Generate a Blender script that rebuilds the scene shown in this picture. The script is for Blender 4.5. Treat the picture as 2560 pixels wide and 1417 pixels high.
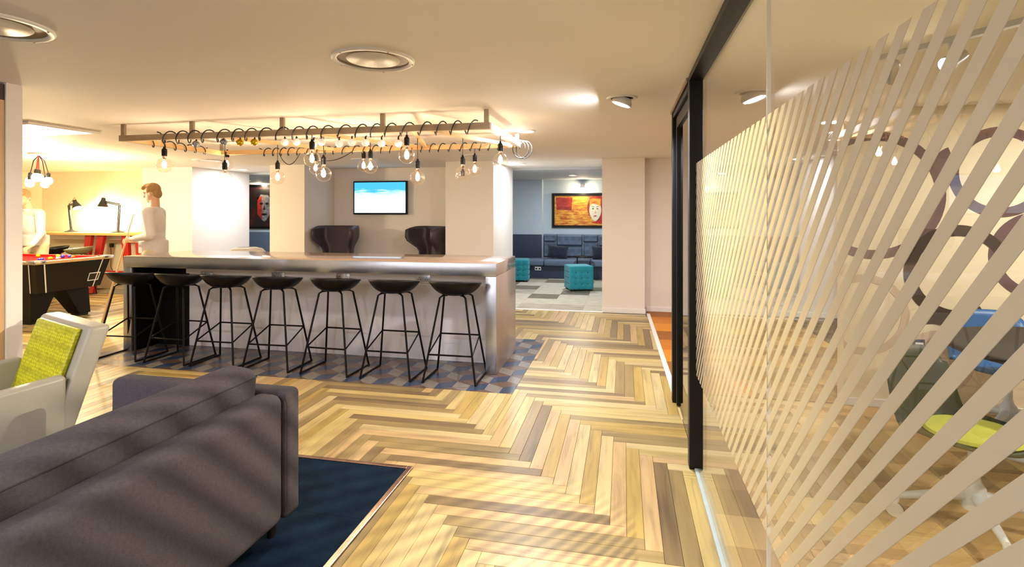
import bpy, bmesh, math, random
from mathutils import Vector, Matrix, Euler
random.seed(7)
for o in list(bpy.data.objects): bpy.data.objects.remove(o, do_unlink=True)
SC = bpy.context.scene; COL = SC.collection
# ------------------------------------------------------------------ camera, world, exposure
FPX = 1326.0; EYE = 1.45; H = 2.225
YAW = math.atan(280 / FPX); CA, SA = math.cos(YAW), math.sin(YAW)
cam = bpy.data.objects.new('camera', bpy.data.cameras.new('camera')); COL.objects.link(cam)
cam.data.sensor_width = 36; cam.data.lens = 36 * FPX / 2560
cam.data.shift_y = -(1417 / 2 - 530) / 2560
cam.data.clip_start = 0.02
cam.location = (0, 0, EYE); cam.rotation_euler = (math.pi / 2, 0, YAW)
SC.camera = cam
vs = SC.view_settings
vs.view_transform = 'Standard'; vs.look = 'None'; vs.gamma = 1; vs.use_curve_mapping = False
vs.exposure = 0.45
W = bpy.data.worlds.new('world'); SC.world = W; W.use_nodes = True
W.node_tree.nodes['Background'].inputs[0].default_value = (1, .97, .93, 1)
W.node_tree.nodes['Background'].inputs[1].default_value = 0.05
DOWNLIGHT_W = 28.0          # every round ceiling downlight
BULB_W = 9.0                # every lit filament bulb over the bar
FILL_GLOBE_W = 80.0              # each unseen globe added behind the viewer to brighten the ceiling
TRACK_W = 420.0             # the lit track spot in the meeting room

def at(x, y, w):            # photo pixel + depth -> world
    u = (x - 1280) / FPX * w
    return Vector((u * CA - w * SA, u * SA + w * CA, EYE + (530 - y) / FPX * w))
def on_z(x, y, z): return at(x, y, FPX * (EYE - z) / (y - 530))
def on_y(x, y, Y): return at(x, y, Y / ((x - 1280) / FPX * SA + CA))
# ------------------------------------------------------------------ materials
def lin(c): 
    c = c / 255.0
    return c / 12.92 if c <= .04045 else ((c + .055) / 1.055) ** 2.4
def rgb(r, g, b): return (lin(r), lin(g), lin(b), 1)
def shade(c, k): return (min(1, c[0] * k), min(1, c[1] * k), min(1, c[2] * k), 1)
class NT:
    def __init__(s, name):
        s.m = bpy.data.materials.new(name); s.m.use_nodes = True
        s.t = s.m.node_tree; s.n = s.t.nodes; s.bs = s.n['Principled BSDF']; s.out = s.n['Material Output']
    def new(s, typ, **kw):
        n = s.n.new('ShaderNode' + typ)
        for k, v in kw.items():
            if k.startswith('i_'): n.inputs[int(k[2:])].default_value = v
            else: setattr(n, k, v)
        return n
    def link(s, a, b): s.t.links.new(a, b)
def mat(name, col, rough=.5, metal=0., spec=.5, noise=(6, .06), bump=None, emit=None, aniso=None, sheen=0, coat=0, trans=0):
    t = NT(name); b = t.bs
    b.inputs['Roughness'].default_value = rough; b.inputs['Metallic'].default_value = metal
    b.inputs['Specular IOR Level'].default_value = spec
    if sheen: b.inputs['Sheen Weight'].default_value = sheen
    if coat: b.inputs['Coat Weight'].default_value = coat
    tc = t.new('TexCoord')
    mp = t.new('Mapping'); t.link(tc.outputs['Object'], mp.inputs[0])
    if aniso: mp.inputs['Scale'].default_value = aniso
    nz = t.new('TexNoise'); nz.inputs['Scale'].default_value = noise[0]; nz.inputs['Detail'].default_value = 4
    t.link(mp.outputs[0], nz.inputs['Vector'])
    rp = t.new('ValToRGB'); rp.color_ramp.elements[0].position = .25; rp.color_ramp.elements[1].position = .75
    rp.color_ramp.elements[0].color = shade(col, 1 - noise[1]); rp.color_ramp.elements[1].color = shade(col, 1 + noise[1])
    t.link(nz.outputs[0], rp.inputs[0]); t.link(rp.outputs[0], b.inputs['Base Color'])
    if bump:
        n2 = t.new('TexNoise'); n2.inputs['Scale'].default_value = bump[0]; t.link(mp.outputs[0], n2.inputs['Vector'])
        bp = t.new('Bump'); bp.inputs['Strength'].default_value = bump[1]; bp.inputs['Distance'].default_value = .004
        t.link(n2.outputs[0], bp.inputs['Height']); t.link(bp.outputs[0], b.inputs['Normal'])
    if emit:
        b.inputs['Emission Color'].default_value = emit[0]; b.inputs['Emission Strength'].default_value = emit[1]
    return t.m
def glass_mat(name, tint=(1, 1, 1, 1), base=.04, gain=1.0):
    t = NT(name)
    g = t.new('NewGeometry'); d = t.new('VectorMath', operation='DOT_PRODUCT')
    t.link(g.outputs['Normal'], d.inputs[0]); t.link(g.outputs['Incoming'], d.inputs[1])
    a = t.new('Math', operation='ABSOLUTE'); t.link(d.outputs['Value'], a.inputs[0])
    s = t.new('Math', operation='SUBTRACT'); s.inputs[0].default_value = 1; t.link(a.outputs[0], s.inputs[1])
    p = t.new('Math', operation='POWER'); t.link(s.outputs[0], p.inputs[0]); p.inputs[1].default_value = 5
    m = t.new('Math', operation='MULTIPLY_ADD'); t.link(p.outputs[0], m.inputs[0])
    m.inputs[1].default_value = (1 - base) * gain; m.inputs[2].default_value = base; m.use_clamp = True
    tr = t.new('BsdfTransparent'); tr.inputs[0].default_value = tint
    gl = t.new('BsdfGlossy'); gl.inputs['Roughness'].default_value = 0.0; gl.inputs['Color'].default_value = (1, 1, 1, 1)
    mx = t.new('MixShader'); t.link(m.outputs[0], mx.inputs[0]); t.link(tr.outputs[0], mx.inputs[1]); t.link(gl.outputs[0], mx.inputs[2])
    t.link(mx.outputs[0], t.out.inputs[0]); return t.m
def emis_mat(name, col, strength):
    t = NT(name); e = t.new('Emission'); e.inputs[0].default_value = col; e.inputs[1].default_value = strength
    t.link(e.outputs[0], t.out.inputs[0]); return t.m
def wood_uv(name, col, dark=.58, light=1.2, rough=.36, spec=.45):
    t = NT(name); b = t.bs
    uv = t.new('UVMap'); mp = t.new('Mapping'); mp.inputs['Scale'].default_value = (2.2, 34, 1); t.link(uv.outputs[0], mp.inputs[0])
    n1 = t.new('TexNoise'); n1.inputs['Scale'].default_value = 1; n1.inputs['Detail'].default_value = 6; n1.inputs['Distortion'].default_value = .8
    t.link(mp.outputs[0], n1.inputs['Vector'])
    m2 = t.new('Mapping'); m2.inputs['Scale'].default_value = (1.1, 7, 1); t.link(uv.outputs[0], m2.inputs[0])
    n2 = t.new('TexNoise'); n2.inputs['Scale'].default_value = 1.4; n2.inputs['Detail'].default_value = 3; t.link(m2.outputs[0], n2.inputs['Vector'])
    ad = t.new('Math', operation='ADD'); t.link(n1.outputs[0], ad.inputs[0]); t.link(n2.outputs[0], ad.inputs[1])
    ha = t.new('Math', operation='MULTIPLY'); ha.inputs[1].default_value = .5; t.link(ad.outputs[0], ha.inputs[0])
    rp = t.new('ValToRGB'); e = rp.color_ramp.elements
    e[0].position = .32; e[0].color = shade(col, dark); e[1].position = .66; e[1].color = shade(col, light)
    k = e.new(.47); k.color = shade(col, .97)
    t.link(ha.outputs[0], rp.inputs[0]); t.link(rp.outputs[0], b.inputs['Base Color'])
    b.inputs['Roughness'].default_value = rough; b.inputs['Specular IOR Level'].default_value = spec
    bp = t.new('Bump'); bp.inputs['Strength'].default_value = .08; bp.inputs['Distance'].default_value = .002
    t.link(n1.outputs[0], bp.inputs['Height']); t.link(bp.outputs[0], b.inputs['Normal'])
    return t.m
M = {}
M['wall'] = mat('wall_paint', rgb(232, 226, 222), .75, spec=.25, noise=(1.2, .012), bump=(220, .04))
M['ceil'] = mat('ceiling_paint', rgb(236, 231, 224), .7, spec=.25, noise=(.8, .012), bump=(160, .03))
M['cream'] = mat('cream_paint', rgb(238, 224, 196), .75, spec=.25, noise=(1.2, .012))
M['grey_ceil'] = mat('grey_ceiling_paint', rgb(190, 196, 202), .75, spec=.25, noise=(1, .02))
M['blue_wall'] = mat('blue_grey_paint', rgb(190, 203, 214), .75, spec=.25, noise=(1, .02))
M['slate'] = mat('slate_upholstery', rgb(92, 108, 132), .8, noise=(40, .1), bump=(180, .2))
M['slate_dark'] = mat('dark_slate_panel', rgb(46, 56, 76), .7, noise=(10, .06))
M['skirt'] = mat('white_gloss_trim', rgb(238, 236, 238), .4, noise=(3, .01))
M['black'] = mat('black_powder_coat', rgb(3, 3, 4), .5, spec=.25, noise=(30, .1))
M['frame_black'] = mat('black_satin_frame', rgb(3, 3, 4), .4, spec=.3, noise=(20, .1))
M['shell'] = mat('black_plastic_shell', rgb(4, 4, 5), .45, spec=.3, noise=(40, .08))
M['steel'] = mat('brushed_steel', rgb(188, 194, 206), .3, metal=1, noise=(8, .1), aniso=(1, 60, 60), bump=(20, .05))
M['chrome'] = mat('chrome', rgb(205, 207, 210), .14, metal=1, noise=(5, .02))
M['brass'] = mat('rose_gold_trim', rgb(206, 178, 168), .22, metal=1, noise=(30, .15), bump=(60, .15))
M['barwood'] = mat('grey_brown_laminate', rgb(150, 132, 122), .3, noise=(3, .16), aniso=(30, 30, 1.2), coat=.15)
M['bartop'] = mat('grey_brown_laminate_top', rgb(150, 130, 118), .15, noise=(3, .14), aniso=(1.2, 30, 30), coat=.3)
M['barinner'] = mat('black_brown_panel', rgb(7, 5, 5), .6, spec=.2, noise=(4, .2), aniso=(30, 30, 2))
M['barwhite'] = mat('white_bar_panel', rgb(226, 226, 236), .35, noise=(2, .02))
M['pine'] = mat('pine_timber', rgb(208, 172, 122), .5, noise=(4, .16), aniso=(1.5, 22, 22))
M['pine_grey'] = mat('weathered_timber', rgb(158, 138, 112), .55, noise=(4, .15), aniso=(1.5, 22, 22))
M['cable'] = mat('black_cable_sheath', rgb(14, 13, 13), .5, noise=(30, .1))
M['glass'] = glass_mat('clear_glass', (.97, .99, .975, 1), .045)
M['glass_dark'] = glass_mat('smoked_glass', (.1, .1, .115, 1), .045)
M['bulb_glass'] = glass_mat('bulb_glass', (.98, .95, .91, 1), .07, 1.0)
t = NT('frosted_film'); t.bs.inputs['Base Color'].default_value = rgb(200, 197, 184); t.bs.inputs['Roughness'].default_value = .55; t.bs.inputs['Specular IOR Level'].default_value = .2
tl = t.new('BsdfTranslucent'); tl.inputs[0].default_value = rgb(232, 222, 200); nz = t.new('TexNoise'); nz.inputs['Scale'].default_value = 60; mm = t.new('Math', operation='MULTIPLY_ADD'); mm.inputs[1].default_value = .06; mm.inputs[2].default_value = .5
t.link(nz.outputs[0], mm.inputs[0]); mx = t.new('MixShader'); t.link(mm.outputs[0], mx.inputs[0]); t.link(t.bs.outputs[0], mx.inputs[1]); t.link(tl.outputs[0], mx.inputs[2]); t.link(mx.outputs[0], t.out.inputs[0]); M['film'] = t.m
M['filament'] = emis_mat('glowing_filament', (1, .62, .28, 1), 60)
M['lamp_white'] = emis_mat('lit_white_lamp', (1, .96, .9, 1), 14)
M['lamp_warm'] = emis_mat('lit_warm_lamp', (1, .83, .55, 1), 22)
M['spot_lit'] = emis_mat('lit_track_spot', (1, .88, .66, 1), 60)
M['trim_white'] = mat('white_fitting', rgb(226, 222, 214), .4, noise=(10, .02))
M['ring_shade'] = mat('shaded_fitting_inside', rgb(118, 106, 78), .5, noise=(10, .05))  # shade inside the diffuser recess, put into the cone's colour
M['sofa'] = mat('grey_wool_fabric', rgb(80, 75, 82), .95, spec=.08, noise=(90, .16), bump=(320, .5))
M['seam'] = mat('dark_seam_thread', rgb(48, 45, 50), .9, noise=(40, .1))
M['leather'] = mat('grey_leather', rgb(158, 152, 140), .42, noise=(12, .05), bump=(90, .1))
M['navy'] = [mat('navy_carpet_%d' % i, c, .98, spec=.1, noise=(9, .35), bump=(400, .4)) for i, c in enumerate([rgb(8, 22, 38), rgb(13, 33, 52), rgb(4, 12, 22), rgb(34, 68, 90)])]
M['lounge_carpet'] = [mat('grey_carpet_%d' % i, c, .98, spec=.1, noise=(5, .22), aniso=(1, 3, 1)) for i, c in enumerate([rgb(168, 162, 148), rgb(138, 132, 118), rgb(186, 180, 166), rgb(120, 114, 102)])]
M['tan_carpet'] = [mat('tan_carpet_%d' % i, c, .98, spec=.1, noise=(30, .15), aniso=(1, 8, 1), bump=(300, .3)) for i, c in enumerate([rgb(196, 160, 104), rgb(176, 140, 88), rgb(150, 118, 74), rgb(208, 176, 120)])]
M['orange'] = [mat('orange_floor_%d' % i, c, .6, noise=(3, .12), aniso=(1, 9, 1)) for i, c in enumerate([rgb(196, 118, 22), rgb(156, 92, 20), rgb(214, 138, 30)])]
M['oak'] = [wood_uv('oak_%d' % i, shade(c, .62 if i != 3 else .76)) for i, c in enumerate([rgb(230, 207, 138), rgb(230, 197, 142), rgb(178, 155, 104), rgb(138, 116, 82), rgb(210, 180, 104), rgb(238, 217, 158)])]
M['tile_navy'] = mat('navy_vinyl_tile', rgb(44, 62, 92), .3, noise=(5, .12), coat=.1)
M['tile_brown'] = mat('brown_vinyl_tile', rgb(96, 76, 66), .3, noise=(5, .12), coat=.1)
M['tile_grey'] = mat('grey_wood_tile', rgb(122, 116, 110), .32, noise=(4, .3), aniso=(26, 2.5, 1))
M['subfloor'] = mat('dark_grout', rgb(64, 50, 36), .8, noise=(8, .1))
M['teal'] = mat('teal_fabric', rgb(22, 136, 152), .8, noise=(60, .12), bump=(200, .2), sheen=.2)
M['wing'] = mat('aubergine_leather', rgb(62, 52, 62), .45, noise=(14, .08), bump=(90, .06))
M['fur'] = mat('navy_fur', rgb(16, 26, 48), .95, noise=(26, .4), bump=(50, 1.0), sheen=.3)
M['red_cloth'] = mat('red_baize', rgb(196, 22, 24), .95, spec=.1, noise=(80, .08))
M['pool_black'] = mat('black_veneer', rgb(12, 7, 7), .4, spec=.3, noise=(3, .2), aniso=(1, 1, 12))
M['red_leg'] = mat('red_painted_steel', rgb(176, 26, 20), .4, noise=(5, .05))
M['desk_wood'] = mat('pale_desk_top', rgb(232, 190, 110), .45, noise=(4, .08), aniso=(1, 20, 20))
M['lampmetal'] = mat('dark_lamp_metal', rgb(44, 44, 46), .4, noise=(10, .1))
M['ball_y'] = mat('yellow_ball', rgb(240, 190, 20), .12, noise=(3, .02))
M['ball_b'] = mat('blue_ball', rgb(24, 44, 170), .12, noise=(3, .02))
M['ball_o'] = mat('orange_ball', rgb(226, 96, 16), .12, noise=(3, .02))
M['ball_w'] = mat('white_ball', rgb(238, 234, 224), .12, noise=(3, .02))
M['skin'] = mat('skin', rgb(222, 178, 146), .55, noise=(8, .04))
M['hair'] = mat('light_brown_hair', rgb(168, 132, 84), .7, noise=(40, .2))
M['sweater'] = mat('pale_grey_sweater', rgb(222, 214, 214), .9, noise=(30, .05), bump=(80, .2))
M['trouser'] = mat('beige_trousers', rgb(214, 196, 160), .9, noise=(30, .05))
M['shoe'] = mat('brown_shoe', rgb(90, 66, 48), .6)
M['track_pale'] = mat('pale_blue_track', rgb(176, 196, 208), .4, noise=(10, .05))
M['dark'] = mat('dark_detail', rgb(24, 22, 22), .5)
M['blue_plastic'] = mat('blue_plastic', rgb(0, 92, 160), .4, noise=(10, .03))
M['green_plastic'] = mat('dark_green_plastic', rgb(34, 46, 6), .5, noise=(10, .05))
M['lime_pad'] = mat('lime_seat_pad', rgb(190, 196, 70), .8, noise=(40, .06))
M['white_metal'] = mat('white_metal', rgb(214, 220, 230), .4, noise=(10, .02))
M['grey_top'] = mat('taupe_table_top', rgb(140, 124, 100), .35, noise=(5, .04))
M['mural_mauve'] = mat('mauve_mural_paint', rgb(104, 80, 82), .75, spec=.2)
M['mural_brown'] = mat('brown_mural_paint', rgb(62, 48, 44), .75, spec=.2)
M['mural_pink'] = mat('pale_pink_mural_paint', rgb(216, 192, 172), .75, spec=.2)
M['ply'] = mat('edge_grain_board', rgb(206, 168, 122), .5, noise=(4, .12), aniso=(20, 20, 1.2))
M['darkred'] = mat('dark_red_panel', rgb(58, 18, 20), .5)
M['globe_white'] = mat('frosted_white_globe', rgb(236, 222, 206), .3, noise=(6, .02), emit=((1, .85, .7, 1), .25))
M['globe_gold'] = mat('gold_globe', rgb(190, 160, 30), .2, metal=.6)
M['globe_silver'] = mat('silver_globe', rgb(140, 146, 156), .2, metal=.7)
M['yellow'] = mat('yellow_plug', rgb(226, 190, 30), .4)
# lime snakeskin: voronoi scales
t = NT('lime_snakeskin'); tc = t.new('TexCoord'); mp = t.new('Mapping'); mp.inputs['Scale'].default_value = (38, 38, 60)
t.link(tc.outputs['Object'], mp.inputs[0]); vo = t.new('TexVoronoi'); vo.inputs['Scale'].default_value = 1; vo.inputs['Randomness'].default_value = .35
t.link(mp.outputs[0], vo.inputs['Vector']); rp = t.new('ValToRGB')
rp.color_ramp.elements[0].color = rgb(222, 220, 20); rp.color_ramp.elements[1].color = rgb(150, 150, 4); rp.color_ramp.elements[1].position = .75
t.link(vo.outputs['Distance'], rp.inputs[0]); t.link(rp.outputs[0], t.bs.inputs['Base Color']); t.bs.inputs['Roughness'].default_value = .4
bp = t.new('Bump'); bp.invert = True; bp.inputs['Strength'].default_value = .5; bp.inputs['Distance'].default_value = .004
t.link(vo.outputs['Distance'], bp.inputs['Height']); t.link(bp.outputs[0], t.bs.inputs['Normal']); M['lime'] = t.m
# television picture: pale blue seascape
t = NT('television_picture'); tc = t.new('TexCoord'); sx = t.new('SeparateXYZ'); t.link(tc.outputs['Generated'], sx.inputs[0])
mp = t.new('Mapping'); mp.inputs['Scale'].default_value = (2, 1, 9); t.link(tc.outputs['Generated'], mp.inputs[0])
nz = t.new('TexNoise'); nz.inputs['Scale'].default_value = 2; nz.inputs['Detail'].default_value = 4; t.link(mp.outputs[0], nz.inputs['Vector'])
ma = t.new('Math', operation='MULTIPLY_ADD'); t.link(nz.outputs[0], ma.inputs[0]); ma.inputs[1].default_value = .5; t.link(sx.outputs['Z'], ma.inputs[2])
rp = t.new('ValToRGB'); e = rp.color_ramp.elements; e[0].position = .75; e[0].color = rgb(206, 238, 255); e[1].position = 1.0; e[1].color = rgb(70, 170, 235)
k = e.new(.88); k.color = rgb(190, 234, 252)
t.link(ma.outputs[0], rp.inputs[0]); em = t.new('Emission'); em.inputs[1].default_value = 1.25; t.link(rp.outputs[0], em.inputs[0]); t.link(em.outputs[0], t.out.inputs[0]); M['tv'] = t.m
# abstract painting grounds
def art_mat(name, cols, sc):
    t = NT(name); tc = t.new('TexCoord'); mp = t.new('Mapping'); mp.inputs['Scale'].default_value = sc; t.link(tc.outputs['Object'], mp.inputs[0])
    nz = t.new('TexNoise'); nz.inputs['Scale'].default_value = 1.6; nz.inputs['Detail'].default_value = 8; nz.inputs['Roughness'].default_value = .7; t.link(mp.outputs[0], nz.inputs['Vector'])
    rp = t.new('ValToRGB'); rp.color_ramp.interpolation = 'LINEAR'; e = rp.color_ramp.elements
    e[0].position = .3; e[0].color = cols[0]; e[1].position = .72; e[1].color = cols[-1]
    for i, c in enumerate(cols[1:-1]): k = e.new(.3 + .42 * (i + 1) / (len(cols) - 1)); k.color = c
    t.link(nz.outputs[0], rp.inputs[0]); t.link(rp.outputs[0], t.bs.inputs['Base Color']); t.bs.inputs['Roughness'].default_value = .5
    return t.m
M['art_warm'] = art_mat('warm_abstract_paint', [rgb(60, 22, 12), rgb(190, 84, 30), rgb(222, 150, 40), rgb(236, 186, 60), rgb(244, 226, 150)], (3.0, 1, 15))
M['art_red'] = art_mat('red_abstract_paint', [rgb(60, 8, 10), rgb(150, 30, 24), rgb(190, 60, 30), rgb(206, 110, 40)], (1.5, 1, 7))
M['art_dark'] = art_mat('dark_portrait_paint', [rgb(10, 10, 16), rgb(20, 18, 24), rgb(46, 14, 16), rgb(120, 20, 20)], (1.5, 1, 1.2))
M['art_skin'] = mat('pale_face_paint', rgb(232, 222, 196), .5, noise=(9, .1))
M['art_grey'] = mat('grey_face_paint', rgb(120, 116, 120), .5, noise=(14, .6))
M['art_black'] = mat('black_paint', rgb(14, 12, 14), .5)
M['art_scarlet'] = mat('scarlet_paint', rgb(190, 26, 22), .5)
# ------------------------------------------------------------------ mesh builder
class MB:
    def __init__(s): s.v = []; s.f = []; s.mi = []; s.cur = 0
    def add(s, vs, fs):
        o = len(s.v); s.v += [tuple(p) for p in vs]; s.f += [tuple(i + o for i in f) for f in fs]; s.mi += [s.cur] * len(fs); return s
    def box(s, x0, x1, y0, y1, z0, z1):
        return s.add([(x0, y0, z0), (x1, y0, z0), (x1, y1, z0), (x0, y1, z0), (x0, y0, z1), (x1, y0, z1), (x1, y1, z1), (x0, y1, z1)],
                     [(3, 2, 1, 0), (4, 5, 6, 7), (0, 1, 5, 4), (1, 2, 6, 5), (2, 3, 7, 6), (3, 0, 4, 7)])
    def rbox(s, x0, x1, y0, y1, z0, z1, r=.02, seg=3):
        bm = bmesh.new(); bmesh.ops.create_cube(bm, size=1)
        for v in bm.verts: v.co = Vector(((x0 + x1) / 2 + v.co.x * (x1 - x0), (y0 + y1) / 2 + v.co.y * (y1 - y0), (z0 + z1) / 2 + v.co.z * (z1 - z0)))
        bmesh.ops.bevel(bm, geom=bm.edges[:], offset=r, segments=seg, affect='EDGES', profile=.5)
        bm.verts.index_update(); s.add([v.co[:] for v in bm.verts], [[v.index for v in f.verts] for f in bm.faces]); bm.free(); return s
    def hexa(s, b, t):      # 4 bottom + 4 top corners, counter-clockwise from above
        return s.add(list(b) + list(t), [(3, 2, 1, 0), (4, 5, 6, 7), (0, 1, 5, 4), (1, 2, 6, 5), (2, 3, 7, 6), (3, 0, 4, 7)])
    def tube(s, pts, r, n=8, closed=False, cap=True):
        P = [Vector(p) for p in pts]; R = r if isinstance(r, (list, tuple)) else [r] * len(P)
        rings = []; up = None
        for i, p in enumerate(P):
            if closed: d = P[(i + 1) % len(P)] - P[i - 1]
            else: d = (P[min(i + 1, len(P) - 1)] - P[max(i - 1, 0)])
            d.normalize()
            if up is None: up = Vector((0, 0, 1)) if abs(d.z) < .9 else Vector((1, 0, 0))
            a = d.cross(up); 
            if a.length < 1e-5: a = d.cross(Vector((0, 1, 0)))
            a.normalize(); b = a.cross(d); up = b
            rings.append([p + R[i] * (math.cos(6.28319 * k / n) * a + math.sin(6.28319 * k / n) * b) for k in range(n)])
        vs = [q for g in rings for q in g]; fs = []
        m = len(P)
        for i in range(m if closed else m - 1):
            j = (i + 1) % m
            for k in range(n): fs.append((i * n + k, j * n + k, j * n + (k + 1) % n, i * n + (k + 1) % n))
        if not closed and cap: fs.append(tuple(range(n))); fs.append(tuple(range((m - 1) * n, m * n))[::-1])
        return s.add(vs, fs)
    def lathe(s, prof, n=24, c=(0, 0, 0), axis='z'):
        vs = []; fs = []
        for (r, z) in prof:
            for k in range(n):
                a = 6.2831853 * k / n; p = (r * math.cos(a), r * math.sin(a), z)
                if axis == 'y': p = (p[0], p[2], p[1])
                if axis == 'x': p = (p[2], p[0], p[1])
                vs.append((c[0] + p[0], c[1] + p[1], c[2] + p[2]))
        m = len(prof)
        for i in range(m - 1):
            for k in range(n): fs.append((i * n + k, i * n + (k + 1) % n, (i + 1) * n + (k + 1) % n, (i + 1) * n + k))
        if prof[0][0] > 1e-6: fs.append(tuple(range(n))[::-1])
        if prof[-1][0] > 1e-6: fs.append(tuple(range((m - 1) * n, m * n)))
        return s.add(vs, fs)
    def ell(s, c, r, nu=14, nv=9, rot=None):
        vs = []; fs = []; c = Vector(c)
        for j in range(nv + 1):
            ph = math.pi * j / nv
            for i in range(nu):
                th = 6.2831853 * i / nu
                p = Vector((r[0] * math.sin(ph) * math.cos(th), r[1] * math.sin(ph) * math.sin(th), r[2] * math.cos(ph)))
                if rot: p = rot @ p
                vs.append(c + p)
        for j in range(nv):
            for i in range(nu): fs.append((j * nu + i, (j + 1) * nu + i, (j + 1) * nu + (i + 1) % nu, j * nu + (i + 1) % nu))
        return s.add(vs, fs)
    def limb(s, p0, r0, p1, r1, n=12):
        p0, p1 = Vector(p0), Vector(p1); d = (p1 - p0).normalized(); pts = []; rs = []
        for k in range(5): a = math.pi / 2 * k / 4; pts.append(p0 - d * r0 * math.cos(a)); rs.append(max(r0 * math.sin(a), .001))
        for k in range(5): a = math.pi / 2 * k / 4; pts.append(p1 + d * r1 * math.sin(a)); rs.append(max(r1 * math.cos(a), .001))
        return s.tube(pts, rs, n)
    def prism(s, poly, y0, y1):   # polygon in x,z extruded along y
        n = len(poly); vs = [(x, y0, z) for x, z in poly] + [(x, y1, z) for x, z in poly]
        fs = [tuple(range(n)), tuple(range(n, 2 * n))[::-1]] + [(i + n, (i + 1) % n + n, (i + 1) % n, i) for i in range(n)]
        return s.add(vs, fs)
    def grid(s, P):               # rows of points
        m = len(P[0]); vs = [q for r in P for q in r]; fs = []
        for j in range(len(P) - 1):
            for i in range(m - 1): fs.append((j * m + i, j * m + i + 1, (j + 1) * m + i + 1, (j + 1) * m + i))
        return s.add(vs, fs)
    def xf(s, mtx): s.v = [tuple(mtx @ Vector(p)) for p in s.v]; return s
    def mesh(s, name, mats, smooth=False, weld=False):
        me = bpy.data.meshes.new(name); me.from_pydata(s.v, [], s.f)
        for m_ in (mats if isinstance(mats, (list, tuple)) else [mats]): me.materials.append(m_)
        if any(s.mi): me.polygons.foreach_set('material_index', s.mi)
        bm = bmesh.new(); bm.from_mesh(me)
        if weld: bmesh.ops.remove_doubles(bm, verts=bm.verts, dist=1e-5)
        bmesh.ops.recalc_face_normals(bm, faces=bm.faces); bm.to_mesh(me); bm.free()
        if smooth:
            me.polygons.foreach_set('use_smooth', [True] * len(me.polygons))
            if smooth != 'all': me.set_sharp_from_angle(angle=math.radians(40))
        me.update(); return me
def link(name, me, parent=None, loc=(0, 0, 0), rz=0):
    o = bpy.data.objects.new(name, me); COL.objects.link(o); o.location = loc; o.rotation_euler[2] = rz
    if parent: o.parent = parent
    return o
def part(name, mb, m, parent, smooth=True, **k): return link(name, mb.mesh(name, m, smooth), parent, **k)
def tag(o, label, cat=None, group=None, kind=None):
    o['label'] = label
    if cat: o['category'] = cat
    if group: o['group'] = group
    if kind: o['kind'] = kind
    return o
def thing(name, label, cat, loc=(0, 0, 0), rz=0, group=None):
    o = bpy.data.objects.new(name, None); COL.objects.link(o); o.location = loc; o.rotation_euler[2] = rz; o.empty_display_size = .1
    return tag(o, label, cat, group)
def struct(name, mb, m, label=None, smooth=False):
    o = link(name, mb.mesh(name, m, smooth)); o['kind'] = 'structure'
    if label: o['label'] = label
    return o
def copy_tree(o, parent=None):
    c = o.copy(); COL.objects.link(c); c.parent = parent
    for ch in list(o.children): copy_tree(ch, c)
    return c
def lamp(kind, parent, loc, power, color, size=.05, rot=(0, 0, 0), name='lamp_light', **kw):
    L = bpy.data.lights.new(name, kind); L.energy = power; L.color = color
    if kind == 'AREA': L.shape = 'DISK'; L.size = size
    else: L.shadow_soft_size = size
    for k, v in kw.items(): setattr(L, k, v)
    o = bpy.data.objects.new(name, L); COL.objects.link(o); o.location = loc; o.rotation_euler = rot; o.parent = parent; return o
def clip(poly, x0, x1, y0, y1):
    for ax, lim, sg in ((0, x0, 1), (0, x1, -1), (1, y0, 1), (1, y1, -1)):
        out = []
        for i in range(len(poly)):
            a, b = poly[i - 1], poly[i]; da, db = sg * (a[ax] - lim), sg * (b[ax] - lim)
            if (da >= 0) != (db >= 0):
                t_ = da / (da - db); out.append((a[0] + t_ * (b[0] - a[0]), a[1] + t_ * (b[1] - a[1])))
            if db >= 0: out.append(b)
        poly = out
        if len(poly) < 3: return []
    return poly
# ------------------------------------------------------------------ room shell
YB, YD = 7.78, 9.2          # front and back of the wall piers
XG = .402                   # plane of the glass partition
TX0, TX1, TY0, TY1 = -5.27, -.873, 4.135, 5.96     # patterned tiles under the bar
CX1, CY1 = -1.17, 2.83      # corner of the navy carpet
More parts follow.
